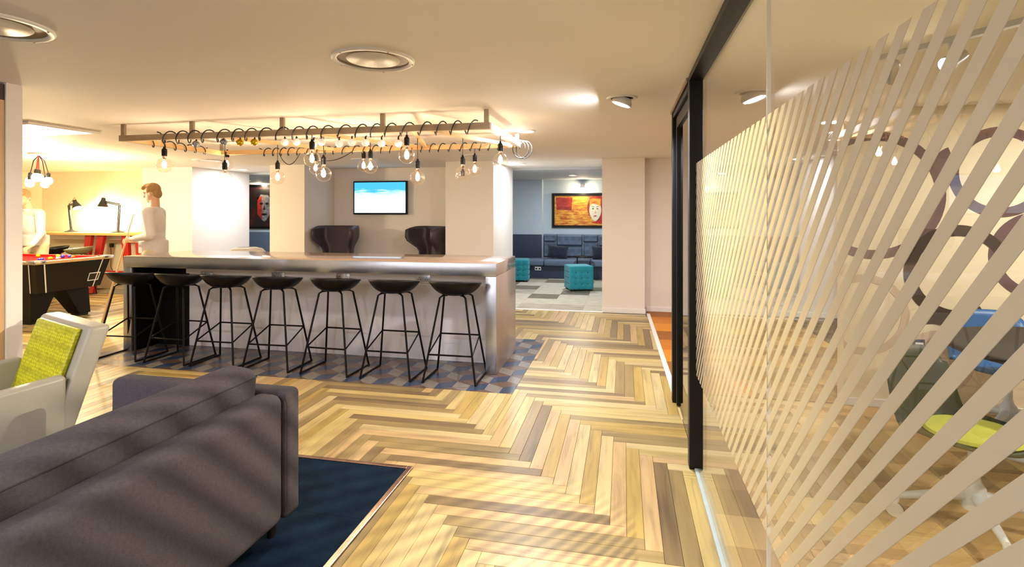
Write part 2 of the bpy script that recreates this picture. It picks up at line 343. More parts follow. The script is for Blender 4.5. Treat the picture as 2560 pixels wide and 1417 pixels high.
# wood floor with herringbone planks
fl = struct('floor', MB().box(-11.3, .41, -3.6, YB, -.12, -.0095), M['subfloor'], 'herringbone timber floor in pale and brown oak tones')
PW, PL = .0768, .914
def rect_sub(r, h):
    x0, x1, y0, y1 = r; a0, a1, b0, b1 = h
    if x1 <= a0 or x0 >= a1 or y1 <= b0 or y0 >= b1: return [r]
    out = []
    if x0 < a0: out.append((x0, a0, y0, y1)); x0 = a0
    if x1 > a1: out.append((a1, x1, y0, y1)); x1 = a1
    if y0 < b0: out.append((x0, x1, y0, b0))
    if y1 > b1: out.append((x0, x1, b1, y1))
    return out
planks = []
ax, ay = -.2185, 2.73
for i in range(-16, 16):
    for j in range(-140, 140):
        cx, cy = ax + j * PW + i * PL, ay - j * PW + i * PL
        for typ, r in (('H', (cx - PL, cx, cy - PW, cy)), ('V', (cx, cx + PW, cy - PW, cy - PW + PL))):
            x0, x1, y0, y1 = max(r[0], -11.2), min(r[1], .400 if r[3] < 4.3 else .400 - (r[2] - 4.3) * .0172), max(r[2], .9), min(r[3], YB - .03)
            if x1 - x0 < .01 or y1 - y0 < .01: continue
            rnd = random.Random(i * 1000 + j * 2 + (typ == 'H')); tone = rnd.choices(range(6), (5, 5, 5, 4, 4, 4))[0]; uo = (rnd.random() * 40, rnd.random() * 40)
            for q in [b for a in rect_sub((x0, x1, y0, y1), (TX0, TX1, TY0, TY1)) for b in rect_sub(a, (-20, CX1, -20, CY1))]:
                if q[1] - q[0] < .01 or q[3] - q[2] < .01: continue
                mx, my = (q[0] + q[1]) / 2, (q[2] + q[3]) / 2
                w = -mx * SA + my * CA; u = (mx * CA + my * SA) / max(w, .1)
                size = (q[1] - q[0]) * (q[3] - q[2]) / max(w, .3) ** 3 if (w > .5 and abs(u) < 1.05 and EYE / w < .68) else -w
                if -5.1 < mx < -1.1 and my > 4.9 or mx < -5.3 and my < 4: size = min(size, -1)
                if mx < -1.5 and my > 5.9: size = min(size, -w)
                planks.append((size, q, typ, tone, uo))
planks.sort(key=lambda p: -p[0])
def plank_mesh(items, name, mats):
    vs, fs, mi, uvs = [], [], [], []
    for (size, q, typ, tone, uo) in items:
        g = .0007; x0, x1, y0, y1 = q[0] + g, q[1] - g, q[2] + g, q[3] - g
        b = len(vs); zt, zb = 0.0, -.009; e = .0012
        vs += [(x0, y0, zb), (x1, y0, zb), (x1, y1, zb), (x0, y1, zb), (x0, y0, zt - e), (x1, y0, zt - e), (x1, y1, zt - e), (x0, y1, zt - e),
               (x0 + e, y0 + e, zt), (x1 - e, y0 + e, zt), (x1 - e, y1 - e, zt), (x0 + e, y1 - e, zt)]
        F = [(8, 9, 10, 11)] + [(k, (k + 1) % 4, (k + 1) % 4 + 4, k + 4) for k in range(4)] + [(k + 4, (k + 1) % 4 + 4, (k + 1) % 4 + 8, k + 8) for k in range(4)]
        for f in F:
            fs.append(tuple(b + k for k in f)); mi.append(tone if len(mats) > 1 else 0)
            for k in f:
                p = vs[b + k]; uvs += ([p[0] + uo[0], p[1] + uo[1]] if typ == 'H' else [p[1] + uo[0], p[0] + uo[1]])
    me = bpy.data.meshes.new(name); me.from_pydata(vs, [], fs)
    for m_ in mats: me.materials.append(m_)
    me.polygons.foreach_set('material_index', mi)
    me.uv_layers.new(name='UVMap').data.foreach_set('uv', uvs); me.update(); return me
for p in planks[:300]: link('plank', plank_mesh([p], 'plank', [M['oak'][p[3]]]), fl)
o = link('far_planks', plank_mesh(planks[300:], 'far_planks', M['oak']), fl); o['kind'] = 'stuff'
# patterned tile area
ft = struct('floor', MB().box(TX0, TX1, TY0, TY1, -.0094, -.006), M['subfloor'], 'patterned tile floor of navy, brown and grey diamonds under the bar')
S = .16; hx, hy = S * math.cos(math.pi / 6), S / 2; bx0, by0 = -.98, 4.275
for j in range(-3, 9):
    for i in range(-20, 4):
        cx, cy = bx0 + i * 2 * hx + (j % 2) * hx, by0 + j * 1.5 * S
        for poly, m_ in (([(-hx, hy), (-hx, -hy), (0, -S), (0, 0)], 'tile_grey'), ([(0, 0), (0, -S), (hx, -hy), (hx, hy)], 'tile_navy'), ([(0, 0), (hx, hy), (0, S), (-hx, hy)], 'tile_brown')):
            q = clip([(cx + a, cy + b) for a, b in poly], TX0, TX1, TY0, TY1)
            if not q: continue
            ys = [p[1] for p in q]; xs = [p[0] for p in q]
            if max(ys) - min(ys) < .02 or max(xs) - min(xs) < .02: continue
            if min(ys) > 4.97 and max(xs) < -1.15: continue
            mx, my = sum(xs) / len(q), sum(ys) / len(q); k = .993
            n = len(q); mb = MB()
            vs = [(mx + (a - mx) * k, my + (b - my) * k, 0) for a, b in q]
            mb.add(vs + [(a, b, -.006) for a, b, c in vs], [tuple(range(n))] + [(i2, (i2 + 1) % n, (i2 + 1) % n + n, i2 + n) for i2 in range(n)])
            link('tile', mb.mesh('tile', M[m_]), ft)
# navy carpet
fc = struct('floor', MB().box(-3.5, CX1 - .02, -1.5, CY1 - .02, -.0094, -.002), M['subfloor'], 'dark navy carpet tiles in the foreground')
rr = random.Random(3)
for i in range(6):
    for j in range(9):
        x1 = CX1 - .03 - i * .5; y1 = CY1 - .03 - j * .5; x0 = max(x1 - .5, -3.49)
        if x1 - x0 > .03: link('carpet_tile', MB().box(x0 + .0008, x1 - .0008, y1 - .4992, y1 - .0008, -.002, .004).mesh('carpet_tile', rr.choice(M['navy'])), fc)
tr = struct('trim_1', MB().rbox(CX1 - .03, CX1, -1.5, CY1, -.002, .0085, .003, 2), M['brass'], 'rose gold metal edging strip along the navy carpet')
tr = struct('trim_2', MB().rbox(-3.45, CX1 - .03, CY1 - .03, CY1, -.002, .0085, .003, 2), M['brass'], 'rose gold metal edging strip at the far end of the navy carpet')
# lounge carpet
fo = struct('floor', MB().box(-11.1, .3, YB, 12.3, -.12, -.006), M['subfloor'], 'grey carpet tiles of the lounge beyond the openings')
for i in range(20):
    for j in range(9):
        x0, y0 = -9.6 + i * .5, YB + .03 + j * .5
        if x0 < -7.4 and j > 8: continue
        if -7.2 < x0 < -2.6: continue
        link('carpet_tile', MB().box(x0 + .001, min(x0 + .499, .28), y0 + .001, min(y0 + .499, 12.28), -.006, 0).mesh('carpet_tile', rr.choice(M['lounge_carpet'])), fo)
struct('trim_3', MB().rbox(-1.93, -.3, YB - .03, YB + .03, -.005, .008, .003, 2), M['skirt'], 'pale metal threshold strip at the lounge opening')
struct('trim_4', MB().rbox(-7.26, -5.75, YB - .03, YB + .03, -.005, .008, .003, 2), M['skirt'], 'pale metal threshold strip at the narrow lounge opening')
# corridor floor (orange) and meeting room carpet
fr = struct('floor', MB().box(.41, 5, 4.45, 8.1, -.12, -.006), M['subfloor'], 'orange brown floor of the corridor behind the glass door')
for j in range(8):
    for i in range(3):
        ya, yb = 4.46 + j * .45, 4.908 + j * .45; xa, xb = (.41 + i * .6,) * 2 if i else (.395 - (ya - 4.3) * .0172, .395 - (yb - 4.3) * .0172); x1 = 1.008 + i * .6
        link('floor_panel', MB().hexa([(xa, ya, -.006), (x1, ya, -.006), (x1, yb, -.006), (xb, yb, -.006)], [(xa, ya, 0), (x1, ya, 0), (x1, yb, 0), (xb, yb, 0)]).mesh('floor_panel', M['orange'][(j + 2 * i) % 3] if i == 0 else M['tan_carpet'][(j + i) % 3]), fr)
fm = struct('floor', MB().box(.41, 5, -3.6, 4.45, -.12, -.006), M['tan_carpet'][2], 'tan and brown carpet tiles of the meeting room')
for i in range(12):
    for j in range(15):
        x0, y0 = .43 + i * .25, .7 + j * .25
        link('carpet_tile', MB().box(x0 + .0006, x0 + .2494, y0 + .0006, min(y0 + .2494, 4.43), -.006, 0).mesh('carpet_tile', rr.choice(M['tan_carpet'])), fm)
a, b = Vector((.30, YB, 0)), Vector((.385, 4.3, 0))
struct('trim_5', MB().hexa([(.375, 4.3, -.004), (.42, 4.3, -.004), (.36, YB, -.004), (.315, YB, -.004)], [(.375, 4.3, .008), (.42, 4.3, .008), (.36, YB, .008), (.315, YB, .008)]), M['skirt'], 'pale floor strip between timber and orange floor')
# ceiling with two round diffuser holes
RINGS = [(-1.245, 2.49), (-2.56, 1.70)]
def ceiling_with_holes(x0, x1, y0, y1, holes):
    bm = bmesh.new(); E = []
    def loop(pts):
        vv = [bm.verts.new((p[0], p[1], H)) for p in pts]
        for i in range(len(vv)): E.append(bm.edges.new((vv[i - 1], vv[i])))
    loop([(x0, y0), (x1, y0), (x1, y1), (x0, y1)])
    for cx, cy, r in holes: loop([(cx + r * math.cos(6.28319 * k / 40), cy + r * math.sin(6.28319 * k / 40)) for k in range(40)])
    bmesh.ops.triangle_fill(bm, use_beauty=True, edges=E, normal=(0, 0, -1))
    for f in bm.faces:
        if f.normal.z > 0: f.normal_flip()
    me = bpy.data.meshes.new('ceiling'); bm.to_mesh(me); bm.free(); me.materials.append(M['ceil']); return me
ce = link('ceiling', ceiling_with_holes(-11.3, 5.1, -3.7, YD, [(x, y, .186) for x, y in RINGS])); ce['kind'] = 'structure'; ce['label'] = 'plain off-white plaster ceiling'
struct('ceiling', MB().box(-11.3, 5.1, -3.7, 12.5, H + .14, H + .2), M['ceil'], 'upper slab above the plaster ceiling')
struct('ceiling', MB().box(-11.3, .5, YD, 12.4, 2.19, 2.3), M['grey_ceil'], 'grey painted lounge ceiling')
# walls
def wall(name, x0, x1, y0, y1, m='wall', z1=H, label=None): return struct(name, MB().box(x0, x1, y0, y1, -.1, z1), M[m], label)
wall('wall_back', -8.29, -7.26, YB, YD, label='white wall pier behind the standing person')
wall('wall_back', -5.75, -5.11, YB, YD, label='white wall pier left of the television recess')
wall('wall_back', -5.11, -2.69, 8.7, YD, label='white recess wall carrying the television')
wall('wall_back', -2.69, -1.93, YB, YD, label='white wall pier left of the lounge opening')
wall('wall_back', -.31, .29, YB, YD, label='white wall pier right of the lounge opening')
wall('wall_back', .29, 5.1, 8.0, 8.15, label='white end wall of the corridor')
wall('wall_back', -11.3, -8.29, 8.3, 8.45, 'cream', label='cream end wall behind the high desk')
wall('wall_back', -11.3, .6, 12.2, 12.35, 'blue_wall', label='blue grey back wall of the lounge')
wall('wall_lounge_pier', -3.4, -1.83, 11.97, 12.2, 'blue_wall', label='blue grey pier beside the lounge bench')
wall('wall_left', -11.4, -11.2, -3.6, 12.3, 'cream', label='cream left wall of the pool area')
wall('wall_right', 5.0, 5.15, -3.6, 8.1, 'cream', label='cream right wall of the meeting room')
wall('wall_lounge_right', .3, .45, YD, 12.3, 'blue_wall', label='blue grey right wall of the lounge')
wall('wall_front', -11.3, 5.1, -3.75, -3.6, label='white wall behind the viewer')
wm = wall('wall_meeting_room', 1.62, 5.0, 4.43, 4.55, 'cream', label='cream meeting room wall painted with overlapping brown rings')
struct('baseboard_back', MB().rbox(-.31, .3, YB - .016, YB, 0, .07, .004, 2), M['skirt'], 'white skirting right of the lounge opening')
struct('baseboard_back', MB().rbox(.32, 5, 7.984, 8.0, 0, .07, .004, 2), M['skirt'], 'white skirting of the corridor end wall')
struct('baseboard_right', MB().rbox(1.62, 5, 4.414, 4.43, 0, .06, .004, 2), M['skirt'], 'cream skirting of the ring-painted wall')
struct('baseboard_back', MB().rbox(-2.69, -1.93, YB - .016, YB, 0, .07, .004, 2), M['skirt'], 'white skirting on the pier behind the bar end')
# column at the left edge, with timber board
struct('wall_left', MB().box(-4.4, -3.62, 2.482, 2.57, 0, H), M['wall'], 'white pier at the left edge of the picture')
struct('trim_6', MB().box(-4.4, -3.63, 2.42, 2.48, 0, 2.12), M['ply'], 'timber edge board on the left pier')
struct('trim_7', MB().box(-4.4, -3.63, 2.42, 2.48, 2.121, 2.215), M['darkred'], 'dark red panel above the timber board')
# ------------------------------------------------------------------ ceiling fittings
for i, (x, y) in enumerate(RINGS):
    t = thing('ceiling_diffuser', ['large round ceiling diffuser above the timber floor', 'round ceiling diffuser cut by the left edge'][i], 'air diffuser', (x, y, H), group='round ceiling diffusers')
    part('trim_ring', MB().lathe([(.178, .004), (.178, -.008), (.184, -.012), (.2, -.012), (.206, -.006), (.206, 0)], 48), M['trim_white'], t)
    part('cone', MB().lathe([(.183, -.002), (.165, .04), (.14, .075), (.2, .09), (.21, .02)], 48), M['ring_shade'], t)
    part('centre_disc', MB().lathe([(.001, -.008), (.128, -.008), (.134, -.003), (.134, .004), (.001, .01)], 48), M['trim_white'], t)
    for k in range(5):
        a = 6.28 * k / 5 + .5; part('screw', MB().ell((.196 * math.cos(a), .196 * math.sin(a), -.012), (.005, .005, .004), 8, 5), M['chrome'], t)
def downlight(x, y, label, tilt=0, z=H, power=DOWNLIGHT_W, col=(1, .97, .97), gimbal=False, rz=0):
    t = thing('ceiling_downlight', label, 'ceiling light', (x, y, z), rz, group='round ceiling downlights')
    if gimbal:
        part('trim_ring', MB().lathe([(.075, 0), (.075, -.006), (.082, -.01), (.1, -.01), (.105, 0)], 32), M['trim_white'], t)
        R = Matrix.Rotation(tilt, 4, 'Y'); tr_ = Matrix.Translation((0, 0, -.03)) @ R
        part('lamp_head', MB().lathe([(.001, .03), (.055, .03), (.07, .0), (.07, -.018), (.062, -.018), (.06, -.012), (.001, -.012)], 28).xf(tr_), M['trim_white'], t)
        part('lens', MB().lathe([(.001, -.0165), (.06, -.0165), (.06, -.013), (.001, -.013)], 28).xf(tr_), M['lamp_white'], t)
        lamp('AREA', t, (math.sin(tilt) * -.025, 0, -.03 - .025 * math.cos(tilt)), power, col, .11, (0, tilt, 0))
    else:
        part('trim_ring', MB().lathe([(.07, -.004), (.075, -.012), (.09, -.012), (.095, 0)], 32), M['trim_white'], t)
        part('lens', MB().lathe([(.001, -.004), (.07, -.004), (.07, -.001), (.001, -.001)], 28), M['lamp_white'], t)
        lamp('AREA', t, (0, 0, -.016), power, col, .13)
    return t
downlight(-.0135, 3.674, 'tilted white ceiling spotlight above the walkway near the glass door', .35, gimbal=True)
downlight(-.913, 4.97, 'round white downlight near the right end of the hanging frame')
for i, (x, y, pw) in enumerate([(-1.2, -.6, 1.3), (-2.8, -.6, 1.3), (-4.6, 1.0, 1.2), (-.5, -2.2, 1), (-3.5, -2.2, 1), (-6.2, -.5, 1)]):  # downlights added out of view to brighten the ceiling
    downlight(x, y, 'added unseen downlight behind the viewer, ' + ['near the glass', 'behind the sofa', 'beside the left pier', 'rear row near the glass', 'rear row at the left', 'far left'][i], power=DOWNLIGHT_W * pw)
for (x, y, lb, pw) in [(-1.62, 8.3, 'round downlight inside the lounge opening', .8), (-6.75, 8.4, 'round downlight inside the narrow lounge opening', .8)]:
    downlight(x, y, lb, power=DOWNLIGHT_W * pw, col=(.92, .97, 1))
for (x, y, lb) in [(-1.0, 10.6, 'round downlight in the lounge ceiling in front of the painting'), (-5.5, 10.6, 'round downlight in the lounge ceiling behind the television wall'), (-8.6, 10.8, 'round downlight in the lounge ceiling by the dark portrait')]:
    downlight(x, y, lb, z=2.19, power=DOWNLIGHT_W * .8, col=(.86, .94, 1))
for (x, y, lb) in [(2.6, 1.6, 'warm downlight in the meeting room ceiling near the viewer'), (2.9, 3.4, 'warm downlight in the meeting room ceiling above the table'), (2.2, 6.2, 'round downlight in the corridor ceiling')]:
    downlight(x, y, lb, power=DOWNLIGHT_W * 1.0, col=(1, .91, .79))
for (px, py, lb) in [(518, 400, 'flat round vent in the ceiling above the left bar end'), (1195, 388, 'flat round vent in the ceiling right of the television'), (912, 398, 'flat round vent in the ceiling in front of the television recess')]:
    p = on_z(px, py, H); t = thing('ceiling_vent', lb, 'air vent', (p.x, p.y, H), group='flat ceiling vents')
    part('vent_ring', MB().lathe([(.12, -.006), (.13, -.014), (.19, -.014), (.2, 0)], 36), M['trim_white'], t)
    part('vent_disc', MB().lathe([(.001, -.012), (.1, -.012), (.105, -.004), (.001, -.002)], 36), M['trim_white'], t)
for (x, y, lb) in [(-1.7, -1.5, 'added fill globe, unseen behind the viewer, nearest the glass'), (-3.6, -1.3, 'added fill globe, unseen behind the viewer, farthest from the glass'), (-2.6, -2.7, 'added fill globe, unseen behind the viewer, by the front wall')]:  # unseen globes added to lift the ceiling brightness
    t = thing('fill_globe', lb, 'pendant lamp', (x, y, H), group='added fill globes behind the viewer')
    part('ceiling_rose', MB().lathe([(.001, -.03), (.05, -.03), (.06, 0), (.001, 0)], 20), M['trim_white'], t); part('cord', MB().tube([(0, 0, -.02), (0, 0, -.3)], .004, 6), M['cable'], t)
    part('globe', MB().ell((0, 0, -.42), (.13, .13, .13), 24, 16), emis_mat('fill_globe_glow', (1, .94, .86, 1), 6), t)
    lamp('POINT', t, (0, 0, -.42), FILL_GLOBE_W, (1, .96, .95), .14)
# recessed light panel at upper left
p = on_z(195, 321, H); q = on_z(52, 299, H)
t = thing('ceiling_light_panel', 'flat lit rectangular panel in the ceiling beside the left pier', 'ceiling light', ((p.x - .75), p.y - .1, H))
part('panel_frame', MB().rbox(-.75, .75, -.32, .32, -.02, 0, .006, 2), M['trim_white'], t)
part('diffuser', MB().box(-.7, .7, -.27, .27, -.023, -.0195), M['lamp_warm'] if False else emis_mat('panel_glow', (1, .93, .8, 1), 2.5), t)
# ------------------------------------------------------------------ glass partition and door
JY = 1.623; MY = 3.13       # pane joint, near door post
g = MB().box(.36, .444, -1.2, MY, H - .035, H)
wg = struct('wall_glass', g, M['frame_black'], 'frameless glass partition with slanted frosted bands'); wg.name = 'wall_right_glass'
part('floor_track', MB().rbox(.388, .418, -1.2, MY, 0, .012, .003, 2), M['track_pale'], wg)
part('pane', MB().box(XG - .005, XG + .005, -1.2, JY - .001, .006, H - .03), M['glass'], wg, False)
part('pane', MB().box(XG - .005, XG + .005, JY + .001, MY + .045, .006, H - .03), M['glass'], wg, False)
part('joint_seal', MB().box(XG - .0055, XG + .0055, JY - .0012, JY + .0012, .006, H - .03), M['trim_white'], wg, False)
ZT, ZB, PER, WID = 1.724, .537, .0657, .0355
for k in range(-46, 62):
    yt = .847 + k * PER      # nearer top corner
    poly = [(yt, ZT), (yt + WID, ZT), (yt + WID + (ZT - ZB), ZB), (yt + (ZT - ZB), ZB)]
    for (a, b) in ((-.3, JY - .002), (JY + .002, MY + .04)):
        q = clip(poly, a, b, ZB, ZT)
        if not q or max(p[0] for p in q) - min(p[0] for p in q) < .01: continue
        mb = MB(); n = len(q); x0, x1 = XG - .0062, XG - .0052
        mb.add([(x0, y, z) for y, z in q] + [(x1, y, z) for y, z in q], [tuple(range(n)), tuple(range(n, 2 * n))[::-1]] + [(i, (i + 1) % n, (i + 1) % n + n, i + n) for i in range(n)])
        part('film_strip', mb, M['film'], wg, False)
d1 = struct('door_1', MB().rbox(.36, .437, MY, MY + .075, 0, H, .006, 2), M['frame_black'], 'black framed glass door at the end of the partition')
part('far_post', MB().rbox(.36, .437, 4.2, 4.275, 0, H, .006, 2), M['frame_black'], d1)
part('door_head', MB().rbox(.365, .432, MY + .075, 4.2, H - .06, H, .005, 2), M['frame_black'], d1)
part('head_strip', MB().box(.352, .36, MY + .075, 4.275, H - .022, H), M['pine_grey'], d1)
lf = part('door_leaf', MB().box(.385, .42, MY + .085, MY + .16, .01, H - .07).box(.385, .42, 4.11, 4.19, .01, H - .07).box(.385, .42, MY + .16, 4.11, H - .15, H - .07), M['frame_black'], d1, False)
part('door_pane', MB().box(.399, .407, MY + .16, 4.11, .012, H - .15), M['glass_dark'], lf, False)
# ------------------------------------------------------------------ the bar
BX0, BX1, BY0, BY1, BZ = -5.13, -1.112, 4.6, 5.45, .99
bar = thing('bar_island', 'long grey laminate bar island with steel front edge and waterfall ends', 'bar', ((BX0 + BX1) / 2, (BY0 + BY1) / 2, 0))
bc = Vector(bar.location); T = Matrix.Translation(-bc)
def bpart(name, mb, m, smooth=True, parent=None):
    return part(name, mb.xf(T), m, parent or bar, smooth)
bpart('counter_top', MB().rbox(BX0 + .003, BX1 - .003, BY0 + .006, BY1, BZ - .115, BZ, .003, 2), M['bartop'])
bpart('steel_edge', MB().rbox(BX0, BX1, BY0 - .006, BY0 + .006, BZ - .115, BZ - .001, .002, 2), M['steel'])
bpart('end_panel', MB().rbox(BX1 - .1, BX1, BY0 + .006, BY1, .001, BZ - .116, .003, 2), M['barwood'])
bpart('end_panel', MB().rbox(BX0, BX0 + .1, BY0 + .006, BY1, .001, BZ - .116, .003, 2), M['barwood'])
for x0 in (BX1 - .1, BX0): bpart('end_edge', MB().rbox(x0, x0 + .1, BY0 - .006, BY0 + .006, .001, BZ - .117, .002, 2), M['steel'])
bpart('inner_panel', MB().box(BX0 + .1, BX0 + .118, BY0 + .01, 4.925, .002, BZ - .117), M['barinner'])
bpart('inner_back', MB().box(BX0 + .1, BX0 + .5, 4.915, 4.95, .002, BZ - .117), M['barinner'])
wp = bpart('front_panel', MB().box(BX0 + .5, BX1 - .1, 4.925, 4.95, .002, BZ - .117), M['barwhite'])
bpart('apron_rail', MB().box(BX0 + .5, BX1 - .1, 4.88, 4.925, BZ - .2, BZ - .117), M['barwhite'])
bpart('back_panel', MB().box(BX0 + .1, BX1 - .1, 5.38, 5.4, .002, BZ - .117), M['barwhite'])
for px in (526, 703, 864, 1062):
    p = on_y(px, 690 + (px - 703) * .014, 4.925); w = .075
    so = bpart('socket_plate', MB().rbox(p.x - w, p.x + w, 4.872, 4.879, p.z - .043, p.z + .043, .002, 2), M['steel'])
    for dx in (-.037, .037):
        for (ax_, az) in ((0, .012), (-.011, -.008), (.011, -.008)):
            bpart('pin_hole', MB().box(p.x + dx + ax_ - .003, p.x + dx + ax_ + .003, 4.8705, 4.8725, p.z + az - .006, p.z + az + .004), M['dark'], False, so)
        bpart('rocker', MB().box(p.x + dx - .005, p.x + dx + .005, 4.869, 4.8725, p.z + .022, p.z + .034), M['trim_white'], False, so)
for o in list(bar.children):
    for c in list(o.children): pass
# a round white bowl-shaped lamp just beyond the bar
p = on_y(618, 632, 6.6)
t = thing('round_chair', 'white rounded chair back just showing above the bar', 'chair', (p.x, 6.6, 0))
part('shell', MB().lathe([(.001, .42), (.2, .43), (.26, .5), (.29, .7), (.26, .86), (.2, .93), (.12, .95), (.12, .935), (.19, .915), (.245, .85), (.275, .7), (.245, .52), (.19, .45), (.001, .44)], 28), M['trim_white'], t)
part('pedestal', MB().lathe([(.001, 0), (.22, 0), (.22, .012), (.04, .03), (.03, .06), (.03, .42), (.001, .42)], 24), M['chrome'], t)
# ------------------------------------------------------------------ bar stools
def make_stool():
    t = thing('bar_stool', '', 'bar stool', group='black bar stools along the bar')
    NA, NR = 40, 9; R = lambda th: 1.0
    def pt(th, r, off):
        x, y = .235 * r * math.cos(th), .205 * r * math.sin(th)
        back = -math.sin(th)               # 1 at camera side
        h = .112 + .025 * back
        z = .722 + h * r ** 3.4
        if off: k = 1 - .035 * r; return (x * k, y * k, z + .014 - .010 * r ** 6)
        return (x, y, z)
    outer = [[pt(6.2831853 * i / NA, j / NR, False) for i in range(NA + 1)] for j in range(NR + 1)]
    inner = [[pt(6.2831853 * i / NA, j / NR, True) for i in range(NA + 1)] for j in range(NR + 1)]
    mb = MB().grid(outer).grid(inner).grid([outer[-1], inner[-1]])
    me = mb.mesh('seat_shell', M['shell'], 'all', weld=True); link('seat_shell', me, t)
    top = {}; r = .009
    for sx in (-1, 1):
        for sy in (-1, 1):
            foot = (sx * .232, sy * .195, .009); kn = (sx * (.115 if sy < 0 else .13), sy * .085, .71)
            lg = MB().tube([foot, (sx * .228, sy * .192, .022), kn, (kn[0] * .8, kn[1] * .8, .727), (kn[0] * .5, kn[1] * .5, .729)], r, 8)
            part('leg', lg, M['black'], t)
    def on_leg(sx, sy, z):
        k = (z - .009) / .701; a = (sx * .232, sy * .195); b = (sx * (.115 if sy < 0 else .13), sy * .085)
        return (a[0] + (b[0] - a[0]) * k, a[1] + (b[1] - a[1]) * k, z)
    ring = [on_leg(-1, -1, .235), on_leg(1, -1, .235), on_leg(1, 1, .35), on_leg(-1, 1, .35)]
    part('footrest', MB().tube(ring, .0082, 8, closed=True), M['black'], t)
    for sx in (-1, 1):
        part('runner', MB().tube([(sx * .232, -.2, .009), (sx * .232, .2, .009)], .0085, 8), M['black'], t)
        for sy in (-1, 1): part('foot_pad', MB().box(sx * .232 - .01, sx * .232 + .01, sy * .18 - .012, sy * .18 + .012, 0, .01), M['dark'], t, False)
    return t
stool = make_stool()
ORD = ['at the right end of the bar', 'second from the right end of the bar', 'third from the right end of the bar', 'fourth from the right end of the bar',
       'third from the left end of the bar', 'second from the left end of the bar', 'at the left end by the black panel']
for i, x in enumerate([-1.445, -2.02, -2.60, -3.2, -3.76, -4.28, -4.86]):
    o = stool if i == 0 else copy_tree(stool)
    o.location = (x, 4.445, 0); o['label'] = 'black wire-legged bar stool, ' + ORD[i]
    o.rotation_euler[2] = [.02, 0, -.03, .03, .02, -.02, .05][i]
for (px, lb, rz) in [(136, 'dark shell stool with wire legs tucked under the high desk', 2.6), (208, 'pale-topped shell stool with wire legs beside the red desk leg', 2.2)]:
    p = on_z(px, 618, .84); o = copy_tree(stool); o.location = (p.x, min(p.y, 7.38), 0); o.rotation_euler[2] = rz; o['label'] = lb; o['group'] = 'shell stools at the high desk'
    if 'pale' in lb:
        for ch in o.children:
            if ch.name.startswith('seat_shell'):
                ch.data = ch.data.copy(); ch.data.materials.clear(); ch.data.materials.append(mat('pale_lit_shell', rgb(120, 116, 84), .3))  # light falling on the tilted seat, put into its colour
# ------------------------------------------------------------------ hanging timber frame, string lights and bulbs
FZ = 2.1; FX0, FX1, FY0, FY1 = -4.36, -.985, 3.88, 5.05
fr_ = thing('hanging_frame', 'rectangular timber frame hung under the ceiling above the bar', 'light frame', ((FX0 + FX1) / 2, (FY0 + FY1) / 2, FZ))
T = Matrix.Translation(-Vector(fr_.location))
def beam(a, b, w, h):       # rectangular bar between two points
    a, b = Vector(a), Vector(b); d = (b - a).normalized(); s_ = d.cross(Vector((0, 0, 1))).normalized() * w / 2; u = s_.cross(d).normalized() * h / 2
    return MB().hexa([a - s_ - u, a + s_ - u, b + s_ - u, b - s_ - u], [a - s_ + u, a + s_ + u, b + s_ + u, b - s_ + u])
def fpart(n, mb, m, parent=None): return part(n, mb.xf(T), m, parent or fr_, False)
fpart('rail', beam((FX0, FY0, FZ), (FX1, FY0, FZ), .04, .05), M['pine_grey'])
fpart('rail', beam((FX0, FY1, FZ), (FX1, FY1, FZ), .04, .045), M['pine'])
fpart('rail', beam((FX0 + .02, FY0 + .02, FZ), (FX0 + .02, FY1 - .02, FZ), .04, .045), M['pine'])
tag(fpart('end_rail', beam((FX1 - .02, FY0 + .02, FZ + .005), (FX1 - .02, FY1 - .02, FZ + .005), .05, .05), M['skirt']), 'white painted end rail')
for (a, b) in [(-3.45, -2.95), (-2.55, -2.0), (-1.62, -1.95), (-1.55, -1.1)]:
    fpart('cross_brace', beam((a, FY0 + .02, FZ + .003), (b, FY1 - .02, FZ + .003), .03, .032), M['pine'])
for x in (FX0 + .03, -3.62, -2.75, -1.86, FX1 - .03):
    fpart('hanger', MB().box(x - .018, x + .018, FY0 - .012, FY0 + .012, FZ + .025, H), M['pine_grey'])
for x in (FX0 + .03, -2.75, FX1 - .03):
    fpart('hanger', MB().box(x - .015, x + .015, FY1 - .012, FY1 + .012, FZ + .022, H), M['pine_grey'])
def helix(x0, x1, y, turns, rz, ry, rnd):
    pts = []; N = int(turns * 14)
    for i in range(N + 1):
        k = i / N; a = 6.28319 * turns * k + .5 * math.sin(7 * k)
        pts.append((x0 + (x1 - x0) * k + .012 * math.sin(31 * k), y + ry * math.sin(a), FZ - .004 + rz * math.cos(a)))
    return pts
sl = thing('string_lights', 'black cable with small globes wound along the near rail of the frame', 'string lights', (FX0 + 1.6, FY0, FZ))
T2 = Matrix.Translation(-Vector(sl.location))
part('cable', MB().tube(helix(-3.98, FX1 - .1, FY0, 21, .052, .044, 1), .0052, 6).xf(T2), M['cable'], sl)
for i, px in enumerate([490, 559, 600, 636, 712, 741, 784, 804, 848, 880, 914, 954, 996]):
    p = on_y(px, 360 - (px % 7) * .8, FY0 + .03); m_ = 'globe_silver' if px in (490, 559) else 'globe_gold' if px in (600, 636) else 'globe_white'
    gl = part('globe', MB().ell(p, (.03, .03, .03), 16, 10).xf(T2), M[m_], sl)
    part('globe_cap', MB().tube([p + Vector((0, 0, .026)), p + Vector((0, 0, .05)), (p.x + .012, FY0 + .03, FZ - .04)], [.008, .006, .0025], 6).xf(T2), M['cable'], gl)
c2 = link('wrapped_cable', MB().tube(helix(FX0 + .5, FX1 - .15, FY1, 26, .042, .038, 2), .0048, 6).mesh('wrapped_cable', M['cable'], True)); tag(c2, 'black cable wound around the far rail of the frame', 'cable')
